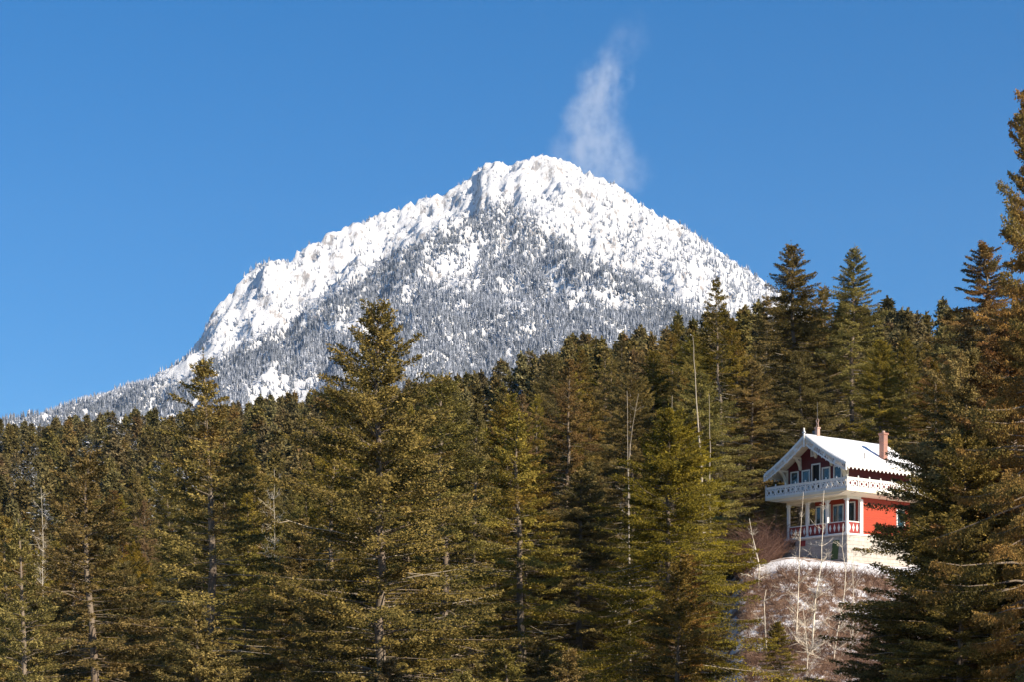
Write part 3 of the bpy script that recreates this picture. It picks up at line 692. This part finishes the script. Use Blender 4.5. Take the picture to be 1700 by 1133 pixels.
# lower storey
LB = 1.35                                # the porch is this deep
ZT = 2.24
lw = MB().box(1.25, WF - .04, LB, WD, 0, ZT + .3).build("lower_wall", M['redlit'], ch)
def window(parent, x0, x1, z0, z1, y, nx=1, nzz=1, glass='glass', fw=.09):
    f_ = MB(); f_.box(x0 - fw, x1 + fw, y - .06, y + .02, z1, z1 + fw).box(x0 - fw - .02, x1 + fw + .02, y - .10, y + .02, z0 - fw, z0).box(x0 - fw, x0, y - .06, y + .02, z0, z1).box(x1, x1 + fw, y - .06, y + .02, z0, z1)
    for i in range(1, nx): xx = x0 + (x1 - x0) * i / nx; f_.box(xx - .018, xx + .018, y - .045, y + .02, z0, z1)
    for i in range(1, nzz): zz = z0 + (z1 - z0) * i / nzz; f_.box(x0, x1, y - .04, y + .02, zz - .018, zz + .018)
    w = f_.build("window", M['white'], parent, bevel=.006)
    MB().box(x0, x1, y - .02, y + .012, z0, z1).build("pane", M[glass], w); return w
lowfront = [(1.42, 1.75, .85, 2.05), (2.0, 2.55, .80, 2.08), (4.05, 4.65, .75, 2.08)]
for x0, x1, z0, z1 in lowfront: window(ch, x0, x1, z0, z1, LB)
d_ = MB().box(2.85, 3.75, LB - .06, LB + .02, 0, 2.1).build("porch_door", M['white'], ch, bevel=.01)
MB().box(2.92, 3.27, LB - .075, LB - .055, .25, 2.0).build("door_glass", M['glass'], d_); MB().box(3.33, 3.68, LB - .075, LB - .055, .25, 2.0).build("door_glass", M['glass'], d_)
# side of the lower storey: white corner post and window frame near the rear
MB().box(WF - .15, WF + .06, LB - .12, LB + .14, 0, ZT).build("corner_post", M['white'], ch, bevel=.01)
def side_window(parent, y0, y1, z0, z1, x, fw=.09):
    w = MB().box(x - .02, x + .06, y0 - fw, y0, z0, z1).box(x - .02, x + .06, y1, y1 + fw, z0, z1).box(x - .02, x + .06, y0 - fw, y1 + fw, z1, z1 + fw).box(x - .02, x + .10, y0 - fw, y1 + fw, z0 - fw, z0).build("window", M['white'], parent, bevel=.006)
    MB().box(x - .012, x + .02, y0, y1, z0, z1).build("pane", M['glass'], w)
side_window(ch, 4.9, 5.55, .75, 1.8, WF - .04)
# porch posts, beam
for x in (0.0, 1.69, 3.38, WF - .17):
    p_ = MB().box(x, x + .17, 0, .17, 0, ZT).box(x - .035, x + .205, -.035, .205, ZT - .14, ZT - .002).box(x - .025, x + .195, -.025, .195, 0.002, .12).build("porch_post", M['white'], ch, bevel=.008)
for x in (.55,): MB().box(x, x + .15, LB - .2, LB - .03, 0, ZT).build("porch_post", M['white'], ch)
MB().box(-.02, WF + .02, -.02, .20, ZT, 2.54).box(WF - .20, WF + .02, .20, LB - .002, ZT, 2.54).box(-.02, .20, .20, WD, ZT, 2.54).build("porch_beam", M['cream'], ch, bevel=.01)
# small curved corner brackets of the porch
for x, s_ in ((.17, 1), (1.69, -1), (1.86, 1), (3.38, -1), (3.55, 1), (WF - .17, -1)):
    MB().tube([(x, .085, ZT - .3), (x + s_ * .05, .085, ZT - .12), (x + s_ * .2, .085, ZT - .03)], [.022, .02, .022], 5).build("bracket", M['white'], ch)
# porch balustrade: red boards with white lozenges
def lozenge_rail(x0, x1, name="porch_balustrade"):
    r_ = MB().box(x0, x1, .06, .10, .06, .74).build(name, M['redrail'], ch)
    t_ = MB().box(x0, x1, .03, .13, .74, .80).box(x0, x1, .05, .11, .02, .06)
    n_ = max(1, int((x1 - x0) / .33)); w = (x1 - x0) / n_
    for i in range(n_):
        c = x0 + w * (i + .5)
        t_.prism([(c - .10, .40), (c, .14), (c + .10, .40), (c, .66)], 'y', .045, .115)
    t_.build("lozenges", M['white'], r_)
for x0, x1 in ((.17, 1.69), (1.86, 3.38), (3.55, WF - .17)): lozenge_rail(x0, x1)
r_ = MB().box(WF - .10, WF - .06, .17, LB - .12, .06, .74).build("porch_balustrade", M['redrail'], ch)
t_ = MB().box(WF - .13, WF - .03, .17, LB - .12, .74, .80)
for i in range(3):
    c = .17 + .353 * (i + .5) - .03; t_.prism([(c - .10, .40), (c, .14), (c + .10, .40), (c, .66)], 'x', WF - .115, WF - .045)
t_.build("lozenges", M['white'], r_)
# balcony floor with soffit
ZD = 2.72
BX0, BX1, BY0, BY1 = -OH, WF + OH, -1.06, WD + .3
MB().box(BX0, BX1, BY0, BY1, 2.545, ZD).build("balcony_floor", M['cream'], ch, bevel=.01)
MB().prism([(BX0 + .12, 2.543), (BX1 - .12, 2.543), (WF + .12, 2.40), (-.12, 2.40)], 'y', BY0 + .12, -.03).prism([(WF + .03, 2.543), (WF + .03, 2.38), (BX1 - .15, 2.50), (BX1 - .15, 2.543)], 'y', -.02, BY1 - .05).build("balcony_soffit", M['cream'], ch)
# balcony railing
def ring(mb, o, ax, ro, ri, t, k=8):
    """flat ring in the plane of ax (unit vector) and z"""
    n_ = Vector((-ax.y, ax.x, 0)) * t / 2; vs = []
    for s_ in (-1, 1):
        for r0 in (ro, ri):
            for j in range(k):
                a = 2 * math.pi * (j + .5) / k; vs.append(o + ax * math.cos(a) * r0 + Vector((0, 0, math.sin(a) * r0)) + n_ * s_)
    fs = []
    for j in range(k):
        q = (j + 1) % k
        fs += [(j, q, k + q, k + j), (2 * k + j, 3 * k + j, 3 * k + q, 2 * k + q), (j, 2 * k + j, 2 * k + q, q), (k + j, k + q, 3 * k + q, 3 * k + j)]
    mb.add(vs, fs)
def railing(p0, p1, nb_):
    p0 = Vector(p0); p1 = Vector(p1); ax = (p1 - p0).normalized(); L = (p1 - p0).length; w = L / nb_; h = .64
    m_ = MB(); up = Vector((0, 0, 1))
    m_.bar(p0 + up * .06, p1 + up * .06, .05, .14); m_.bar(p0 + up * (h - .05), p1 + up * (h - .05), .05, .13)
    m_.bar(p0 + up * (h + .03), p1 + up * (h + .03), .11, .035)
    for i in range(nb_):
        for q in (.29, .71):
            c = p0 + ax * w * (i + q) + up * (h * .5 + .0)
            ring(m_, c, ax, .19, .115, .03)
        c = p0 + ax * w * (i + .5); m_.bar(c + up * .1, c + up * (h - .1), .034, .05, ax)
        c = p0 + ax * w * i; m_.bar(c + up * .1, c + up * (h - .1), .034, .12, ax)
    c = p1; m_.bar(c + up * .1, c + up * (h - .1), .034, .10, ax)
    r = m_.build("balcony_railing", M['white'], ch)
    for i in range(nb_ + 1):
        c = p0 + ax * w * i
        MB().bar(c - up * .02, c + up * (h + .07), .085, .085, ax).tube([c + up * (h + .07), c + up * (h + .11), c + up * (h + .16), c + up * (h + .2)], [.025, .05, .045, .01], 6).build("railing_post", M['white'], r)
zr = ZD + .005
railing((BX0 + .04, BY0 + .04, zr), (BX1 - .04, BY0 + .04, zr), 8)
railing((BX1 - .04, BY0 + .04, zr), (BX1 - .04, BY1 - .04, zr), 7)
railing((BX0 + .04, BY1 - .04, zr), (BX0 + .04, BY0 + .04, zr), 7)
# upper storey with gable
RX = WF / 2; RIDGE = 6.42; EAVE = 4.26; HW = RX + OH
def roof_z(dx):          # concave flared profile, dx = horizontal distance from the ridge
    t = min(abs(dx) / HW, 1.0); return RIDGE - (RIDGE - EAVE) * (1.16 * t - .16 * t ** 2.6 if t < 1 else 1.0) 
prof = [(RX + dx, roof_z(dx)) for dx in np.linspace(-HW, HW, 25)]
inner = [(x, z - .16) for x, z in prof if .001 < x < WF - .001]
gable = [(0, ZD + .002)] + [(0, roof_z(RX) - .16)] + inner + [(WF, roof_z(RX) - .16)] + [(WF, ZD + .002)]
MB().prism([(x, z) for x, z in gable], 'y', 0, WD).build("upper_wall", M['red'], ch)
for x, y in ((-.05, -.05), (WF - .13, -.05), (WF - .13, WD - .13)):
    MB().box(x, x + .18, y, y + .18, ZD + .003, roof_z(RX) - .2).build("corner_post", M['cream'], ch)
wx = [.72, 1.72, 3.46, 4.46]
for x in wx: window(ch, x - .27, x + .27, 3.22, 4.30, 0)
dd = MB().box(2.22, 2.30, -.07, .02, ZD, 4.62).box(2.90, 2.98, -.07, .02, ZD, 4.62).box(2.22, 2.98, -.072, .02, 4.62, 4.71).build("balcony_door_frame", M['white'], ch, bevel=.008)
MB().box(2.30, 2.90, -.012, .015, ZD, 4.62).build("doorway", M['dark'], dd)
MB().bar((2.34, -.06, 3.67), (2.44, -.28, 3.67), .04, 1.85).build("door_leaf", M['white'], dd)
v_ = MB().box(2.14, 2.62, -.05, .02, 5.20, 5.26).box(2.14, 2.62, -.05, .02, 5.60, 5.66).box(2.14, 2.20, -.05, .02, 5.26, 5.60).box(2.56, 2.62, -.05, .02, 5.26, 5.60)
for i in range(6): v_.box(2.20, 2.56, -.035, .012, 5.275 + i * .055, 5.305 + i * .055)
v_.build("gable_vent", M['white'], ch)
# roof: boards, snow
RY0, RY1 = -1.10, WD + .75
def strip(off0, off1, y0, y1, dx0=-HW, dx1=HW, n_=25, crown=0):
    xs_ = np.linspace(dx0, dx1, n_); top = [(RX + d, roof_z(d) + off1 + crown) for d in xs_]; bot = [(RX + d, roof_z(d) + off0) for d in xs_]
    return top[::-1] + bot
def strip_mesh(off0, off1, y0, y1, dx0=-HW, dx1=HW, n_=25, jag=0):
    m_ = MB(); xs_ = np.linspace(dx0, dx1, n_)
    ny = 14 if jag else 2; ysx = np.linspace(y0, y1, ny); g = np.random.RandomState(3)
    top = [[(RX + d * (1 + (jag * g.uniform(-.3, 1) * .02 if abs(d) > abs(dx1) * .98 else 0)), y + (jag * g.uniform(-1, 1) * .03 if y in (y0, y1) else 0), roof_z(d) + off1 + jag * g.uniform(-.02, .02)) for d in xs_] for y in ysx]
    bot = [[(RX + d, y, roof_z(d) + off0) for d in xs_] for y in ysx]
    vs = [p for r in top for p in r] + [p for r in bot for p in r]; K = ny * n_; fs = []
    for i in range(ny - 1):
        for j in range(n_ - 1):
            a = i * n_ + j; fs += [(a, a + 1, a + n_ + 1, a + n_), (K + a, K + a + n_, K + a + n_ + 1, K + a + 1)]
        for j in (0, n_ - 1):
            a = i * n_ + j; fs.append((a, a + n_, K + a + n_, K + a) if j == 0 else (a, K + a, K + a + n_, a + n_))
    for i in (0, ny - 1):
        for j in range(n_ - 1):
            a = i * n_ + j; fs.append((a, K + a, K + a + 1, a + 1) if i == 0 else (a, a + 1, K + a + 1, K + a))
    return m_.add(vs, fs)
roof = strip_mesh(-.16, 0.0, RY0, RY1).build("roof", M['cream'], ch)
strip_mesh(.003, .13, RY0 + .03, RY1 - .03, -HW + .06, HW - .06, 41, 1).build("snow_layer", M['snow'], roof, smooth=True)
# fretwork barge boards
def barge(sgn, y):
    m_ = MB(); N_ = 24
    P = lambda t, o: Vector((RX + sgn * HW * t, y, roof_z(HW * t) + o))
    for i in range(N_):
        t0, t1 = i / N_, (i + 1) / N_
        m_.bar(P(t0, -.02), P(t1, -.02), .05, .15)
        if i > 0: m_.bar(P(t0, -.52 + .10 * t0), P(t1, -.52 + .10 * t1), .05, .09)
        if i > 0 and i < N_ - 1:
            if i % 6 != 5: m_.bar(P(t0, -.08), P(t1, -.47 + .1 * t1), .03, .035)
            else: m_.bar(P(t0, -.27), P(t1, -.27), .03, .30)
    m_.bar(P(1, -.02), P(1, -.45), .05, .12)
    m_.build("barge_board", M['white'], roof)
    n2 = MB()
    for i in range(9):
        t0 = .12 + i * .1; c = P(t0, -.56 + .1 * t0)
        n2.prism([(c.x - .05, c.z + .04), (c.x, c.z - .09), (c.x + .05, c.z + .04)], 'y', y - .02, y + .02)
    n2.build("pendants", M['white'], roof)
for s_ in (-1, 1): barge(s_, RY0 - .03)
MB().bar((RX, RY0 - .06, RIDGE - .75), (RX, RY0 - .06, RIDGE + .33), .09, .09).bar((RX - .13, RY0 - .06, RIDGE + .20), (RX + .13, RY0 - .06, RIDGE + .20), .06, .06).tube([(RX, RY0 - .06, RIDGE + .33), (RX, RY0 - .06, RIDGE + .38), (RX, RY0 - .06, RIDGE + .44), (RX, RY0 - .06, RIDGE + .5)], [.03, .06, .05, .01], 6).build("finial", M['white'], roof)
# eave boards with scallops
for xs_, nm in ((RX + HW + .02, "eave_board"), (RX - HW - .02, "eave_board")):
    e_ = MB().box(xs_ - .02, xs_ + .02, RY0, RY1, EAVE - .22, EAVE - .01)
    y = RY0 + .1
    while y < RY1 - .15:
        e_.prism([(y, EAVE - .219), (y + .05, EAVE - .30), (y + .11, EAVE - .36), (y + .17, EAVE - .30), (y + .22, EAVE - .219)], 'x', xs_ - .015, xs_ + .015); y += .37
    e_.build(nm, M['white'], roof)
# curved knee braces under the gable
def brace(x, zl, zt, nm="brace"):
    pts_ = [(x, -.05, zl)]
    for i in range(1, 9):
        a = i / 8 * math.pi / 2; pts_.append((x, -.05 - (1 - math.cos(a)) * .92, zl + math.sin(a) * (zt - zl)))
    m_ = MB()
    for a, b in zip(pts_[:-1], pts_[1:]): m_.bar(a, b, .14, .17, (1, 0, 0))
    m_.bar((x, -.03, zl - .05), (x, -.03, zt), .12, .10, (1, 0, 0)); m_.bar((x, -.03, zt - .02), (x, -1.05, zt - .02), .12, .12)
    m_.build(nm, M['cream'], ch)
brace(.06, 3.1, roof_z(RX - .05) - .30); brace(WF - .08, 3.1, roof_z(RX - .05) - .30)
brace(1.25, 4.45, roof_z(1.35) - .28); brace(WF - 1.25, 4.45, roof_z(1.35) - .28); brace(RX, 5.1, RIDGE - .40)
# brick chimney, small pink chimney, vent pipe, mast
cx, cy = RX + 2.10, 4.1
c0 = MB().box(cx - .2, cx + .2, cy - .2, cy + .2, roof_z(2.4) - .2, roof_z(2.4) + 1.85).build("chimney", M['brick'], roof, bevel=.008)
MB().box(cx - .25, cx + .25, cy - .25, cy + .25, roof_z(2.4) + 1.85, roof_z(2.4) + 1.97).build("chimney_cap", M['brick'], c0, bevel=.01)
MB().tube([(cx, cy, roof_z(2.4) + 1.97), (cx, cy, roof_z(2.4) + 2.12)], [.11, .10], 10).build("chimney_pot", M['pinkwood'], c0)
px, py = RX + 2.54, 1.73
MB().tube([(px, py, roof_z(2.54)), (px, py, roof_z(2.54) + .5)], [.035, .035], 8).build("vent_pipe", M['grey'], roof)
qx, qy = RX, .1
c1 = MB().box(qx - .12, qx + .12, qy - .12, qy + .12, RIDGE - .1, RIDGE + .56).box(qx - .16, qx + .16, qy - .16, qy + .16, RIDGE + .56, RIDGE + .64).build("ridge_chimney", M['pinkwood'], roof, bevel=.01)
k1 = MB()
for s1 in (-1, 1): k1.tube([(qx + s1 * .10, qy, RIDGE + .64), (qx + s1 * .05, qy, RIDGE + .90), (qx + s1 * .12, qy, RIDGE + 1.12), (qx + s1 * .03, qy, RIDGE + 1.2)], [.03, .03, .03, .02], 5)
k1.build("chimney_cowl", M['pinkwood'], c1)
MB().box(qx - .62, qx - .30, qy + .2, qy + .5, RIDGE - .2, RIDGE + .5).build("ridge_cowl_box", M['grey'], roof)
MB().tube([(qx, qy, RIDGE + 1.1), (qx, qy, RIDGE + 2.3)], [.018, .010], 6).build("mast", M['grey'], roof)

# ------------------------------------------------------------ bare trees, snags, brush
def bare_tree(name, pts_px, D, r0, mname, label, cat, group=None, nbr=18, seed=0, spread=1.0, up=.8, lo=.2, twigs=True, blen=(.6, 2.0), tp=1.15):
    g = random.Random(seed); P = [Vector(at(u, v, D)) for u, v in pts_px]
    gz = float(ground(P[0].x, D)) - .2
    if P[0].z > gz + .1: P.insert(0, Vector((P[0].x + .1, D, gz)))
    root = empty(name, P[0], 0, label, cat, group); P = [p - P[0] for p in P]
    # subdivide
    Q = []
    for a, b in zip(P[:-1], P[1:]):
        k = max(1, int((b - a).length / .8))
        for i in range(k): Q.append(a.lerp(b, i / k) + Vector((g.gauss(0, .02), g.gauss(0, .1), 0)))
    Q.append(P[-1]); n_ = len(Q); rs_ = [r0 * (1 - i / n_) ** tp + .006 for i in range(n_)]
    MB().tube(Q, rs_, 7).build("trunk", M[mname], root, smooth=True)
    if nbr:
        for _ in range(nbr):
            m_ = MB()
            i = g.randint(int(n_ * lo), n_ - 2); p = Q[i]; az = g.uniform(0, 6.28); L = g.uniform(*blen) * spread * (1.15 - i / n_)
            d = Vector((math.cos(az), math.sin(az), up * g.uniform(.4, 1.4))).normalized(); q = [p]
            for s_ in range(4):
                d = (d + Vector((g.gauss(0, .18), g.gauss(0, .18), g.gauss(.06, .15)))).normalized(); q.append(q[-1] + d * L / 4)
            rb = rs_[i] * .38 + .004; m_.tube(q, [rb * (1 - .2 * s_) for s_ in range(5)], 4)
            if twigs:
                for s_ in range(10):
                    b = q[g.randint(1, 4)]; dd = (d + Vector((g.gauss(0, .7), g.gauss(0, .7), g.gauss(.1, .5)))).normalized()
                    c = b + dd * L * .2; e = c + (dd + Vector((g.gauss(0, .4), g.gauss(0, .4), .2))).normalized() * L * .2
                    m_.tube([b, c, e], [rb * .5, rb * .4, .004], 3)
            m_.build("branch", M[mname], root)
    return root
bare_tree("birch_tree", [(1322, 1160), (1321, 1100), (1323, 1020), (1327, 970), (1328, 900), (1330, 860), (1334, 818)], 101, .042, 'birch', "straight pale birch before the chalet's dark cellar opening", "birch tree", nbr=40, seed=1)
bare_tree("birch_tree", [(1346, 1160), (1348, 1080), (1352, 1020), (1357, 970), (1363, 935), (1366, 880), (1368, 815)], 99, .070, 'birch', "thickest pale birch, leaning slightly, rising before the middle of the porch", "birch tree", nbr=44, seed=2)
bare_tree("birch_tree", [(1379, 1160), (1385, 1080), (1396, 1020), (1401, 985), (1404, 950), (1398, 910), (1400, 870)], 98, .042, 'birch', "birch with a kinked upper trunk before the green cellar door", "birch tree", nbr=34, seed=3)
bare_tree("birch_tree", [(1416, 1064), (1416, 1010), (1416, 950), (1419, 900)], 100, .022, 'birch', "thin birch nearest the dark shaded fir", "birch tree", nbr=20, seed=4)
bare_tree("birch_tree", [(1336, 1150), (1340, 1090), (1336, 1040), (1331, 1000)], 96, .026, 'birch', "short young birch between the straight birch and the thickest birch", "birch tree", nbr=18, seed=5)
bare_tree("bare_tree", [(1259, 990), (1260, 940), (1256, 915), (1250, 890), (1244, 862)], 108, .045, 'birch', "forked pale leafless tree beside the lush fir, by the brown thicket", "bare tree", nbr=12, seed=6, spread=.8, tp=1.2)
bare_tree("bare_tree", [(1270, 1040), (1268, 1000), (1272, 980)], 100, .035, 'birch', "small leafless sapling on the bank under the forked pale tree", "bare tree", nbr=10, seed=8)
bare_tree("dead_snag", [(1166, 800), (1160, 720), (1155, 640), (1150, 556)], 118, .15, 'snag', "tall grey dead trunk leaning beside the slender fir with the bare trunk", "dead trunk", nbr=7, seed=9, up=-.1, twigs=False)
bare_tree("dead_snag", [(1178, 800), (1178, 720), (1177, 655)], 117, .08, 'snag', "short thin dead trunk between the tall grey snag and the slender fir", "dead trunk", nbr=4, seed=10, up=0, twigs=False)
bare_tree("dead_snag", [(1116, 800), (1116, 735), (1116, 658)], 112, .08, 'snag', "thin dead pole just west of the tall leaning grey snag", "dead trunk", nbr=6, seed=11, up=0, twigs=False)
bare_tree("dead_snag", [(1043, 780), (1042, 720), (1041, 650)], 100, .09, 'snag', "straight dead pole with a leaning twin, in the gap beside the lush fir", "dead trunk", nbr=10, seed=12, up=.3)
bare_tree("dead_snag", [(1044, 770), (1050, 710), (1060, 655)], 99, .07, 'snag', "leaning dead pole crossing the straight one in the gap beside the lush fir", "dead trunk", nbr=6, seed=13, up=.3)
bare_tree("bare_tree", [(456, 870), (455, 830), (457, 800), (455, 780)], 135, .06, 'birch', "pale leafless tree in the dark gap between the open-topped fir and the tallest fir", "bare tree", nbr=40, seed=14, spread=2.4, lo=.72)
bare_tree("bare_tree", [(71, 880), (70, 850), (68, 810)], 135, .06, 'birch', "pale leafless tree seen high in the valley forest at the far west", "bare tree", nbr=34, seed=15, spread=2.2, lo=.72)
def brush(name, box, n_, h, m_, label, cat, kind=None, group=None, seed=0, stems=4, dense=.005):
    g = random.Random(seed); mb = MB(); u0, u1, d0, d1 = box; O = None
    for _ in range(n_):
        D = g.uniform(d0, d1); u = g.uniform(u0, u1); x = (u - CU) / F * D; p = Vector((x, D, float(ground(x, D)) - .03))
        if O is None: O = p.copy()
        # keep off the chalet's footprint
        lx = (p - org).dot(e1); ly = (p - org).dot(e2)
        if -.4 < lx < WF + .4 and -.5 < ly < WD + .4: continue
        for _s in range(stems):
            q = [p - O]; d = Vector((g.gauss(0, .45), g.gauss(0, .45), 1)).normalized(); L = h * g.uniform(.5, 1.2)
            for s_ in range(3):
                d = (d + Vector((g.gauss(0, .25), g.gauss(0, .25), g.gauss(-.05, .1)))).normalized(); q.append(q[-1] + d * L / 3)
            mb.tube(q, [dense * 2, dense * 1.7, dense * 1.3, dense * .6], 3)
            for s_ in range(4):
                b = q[g.randint(1, 3)]; dd = (d + Vector((g.gauss(0, .8), g.gauss(0, .8), g.gauss(.1, .4)))).normalized(); mb.tube([b, b + dd * L * .3], [dense, dense * .4], 3)
    o = mb.build(name, M[m_]); o.location = O; tag(o, label, cat, group, kind); return o
brush("bank_brush", (1235, 1560, 86, 110.5), 2600, .55, 'twigpale', "straw brown brush poking through the snow on the bank below the chalet", "brush", 'stuff', seed=1)
brush("bank_brush", (1235, 1560, 86, 110), 1500, .75, 'twig', "reddish brown twigs growing through the snow on the bank below the chalet", "brush", 'stuff', seed=2)
for i, (u, D, w, h) in enumerate([(1238, 112, 14, 2.6), (1262, 116, 14, 2.4), (1284, 119, 14, 2.2)]):
    brush("shrub", (u - w, u + w, D - 1.5, D + 1.5), 60, h, 'twig', "tangled leafless reddish brown shrub " + ["against the lush fir beside the chalet", "in the middle of the thicket west of the chalet", "closest to the chalet's porch corner"][i], "shrub", None, "leafless shrubs beside the chalet", seed=20 + i, stems=6, dense=.006)
# fringe of snow-laden ground by the base is part of the ground

# ------------------------------------------------------------ cloud plume behind the summit
def cloud():
    D = 6000.
    c = Vector(at(990, 170, D)); hx, hy, hz = 105 / F * D, 170., 150 / F * D
    m = bpy.data.materials.new("cloud_vapour"); m.use_nodes = True; n = m.node_tree.nodes; l = m.node_tree.links; n.remove(n["Principled BSDF"])
    pv = n.new("ShaderNodeVolumePrincipled"); pv.inputs['Color'].default_value = (1, 1, 1, 1); pv.inputs['Anisotropy'].default_value = -.4
    tc = n.new("ShaderNodeTexCoord"); sp = n.new("ShaderNodeSeparateXYZ"); l.new(tc.outputs['Object'], sp.inputs[0])
    fz = n.new("ShaderNodeMapRange"); l.new(sp.outputs[2], fz.inputs[0]); fz.inputs[1].default_value = -hz; fz.inputs[2].default_value = hz
    # centre line and half-width (in metres) against height
    px = D / F
    def curve(vals, lo, hi):
        r = n.new("ShaderNodeValToRGB"); e = r.color_ramp.elements; r.color_ramp.interpolation = 'B_SPLINE'
        while len(e) < len(vals): e.new(.5)
        for i, (p, v_) in enumerate(vals): e[i].position = p; q = (v_ - lo) / (hi - lo); e[i].color = (q, q, q, 1)
        l.new(fz.outputs[0], r.inputs[0]); return math_n(n, l, 'ADD', math_n(n, l, 'MULTIPLY', r.outputs[0], hi - lo), lo)
    H = lambda v: (320 - v) / 300.
    cl = curve([(H(320), 1002), (H(290), 1000), (H(240), 992), (H(200), 985), (H(160), 985), (H(120), 1005), (H(95), 1010), (H(70), 1045), (H(45), 1040)], 900, 1100)
    hw = curve([(H(320), 40), (H(285), 62), (H(240), 48), (H(200), 32), (H(160), 30), (H(120), 34), (H(95), 22), (H(70), 34), (H(45), 28), (H(25), 4)], 0, 60)
    st = curve([(H(320), .55), (H(280), .8), (H(200), .75), (H(120), 1.0), (H(95), .3), (H(75), .13), (H(45), .12), (H(28), 0)], 0, 1)
    f0 = nz(n, l, .0055, 6, .62); f1 = nz(n, l, .011, 9, .74, stretch=(1.2, 1, 1))
    xo = math_n(n, l, 'SUBTRACT', sp.outputs[0], math_n(n, l, 'MULTIPLY', math_n(n, l, 'SUBTRACT', cl, 990.), px))
    xo = math_n(n, l, 'ADD', xo, math_n(n, l, 'MULTIPLY', math_n(n, l, 'SUBTRACT', f0, .5), 260))
    xr = math_n(n, l, 'DIVIDE', xo, math_n(n, l, 'MULTIPLY', hw, px)); yr = math_n(n, l, 'DIVIDE', sp.outputs[1], hy * .62)
    r2 = math_n(n, l, 'ADD', math_n(n, l, 'MULTIPLY', xr, xr), math_n(n, l, 'MULTIPLY', yr, yr))
    core = n.new("ShaderNodeMapRange"); core.interpolation_type = 'SMOOTHSTEP'; l.new(r2, core.inputs[0]); core.inputs[1].default_value = 0; core.inputs[2].default_value = 2.6; core.inputs[3].default_value = 1; core.inputs[4].default_value = 0
    tx = n.new("ShaderNodeMapRange"); l.new(f1, tx.inputs[0]); tx.inputs[1].default_value = .42; tx.inputs[2].default_value = .72
    d = math_n(n, l, 'MULTIPLY', math_n(n, l, 'MULTIPLY', core.outputs[0], tx.outputs[0]), math_n(n, l, 'MULTIPLY', st, .0060))
    l.new(d, pv.inputs['Density']); l.new(pv.outputs[0], n["Material Output"].inputs['Volume'])
    o = MB().box(-hx, hx, -hy, hy, -hz, hz).build("cloud", m); o.location = c
    tag(o, "thin wisp of white cloud rising like smoke behind the snowy summit", "cloud")
cloud()
# ------------------------------------------------------------ thin air between here and the mountain
hm = bpy.data.materials.new("thin_air"); hm.use_nodes = True; hn = hm.node_tree.nodes; hn.remove(hn["Principled BSDF"])
hv = hn.new("ShaderNodeVolumePrincipled"); hv.inputs['Density'].default_value = 1.9e-5; hv.inputs['Color'].default_value = (.62, .80, 1.0, 1); hv.inputs['Anisotropy'].default_value = 0.0
hm.node_tree.links.new(hv.outputs[0], hn["Material Output"].inputs['Volume'])
tag(MB().box(-7000, 7000, -1600, 5750, -20, 1620).build("haze", hm), kind='stuff')
print("objects", len(bpy.data.objects))
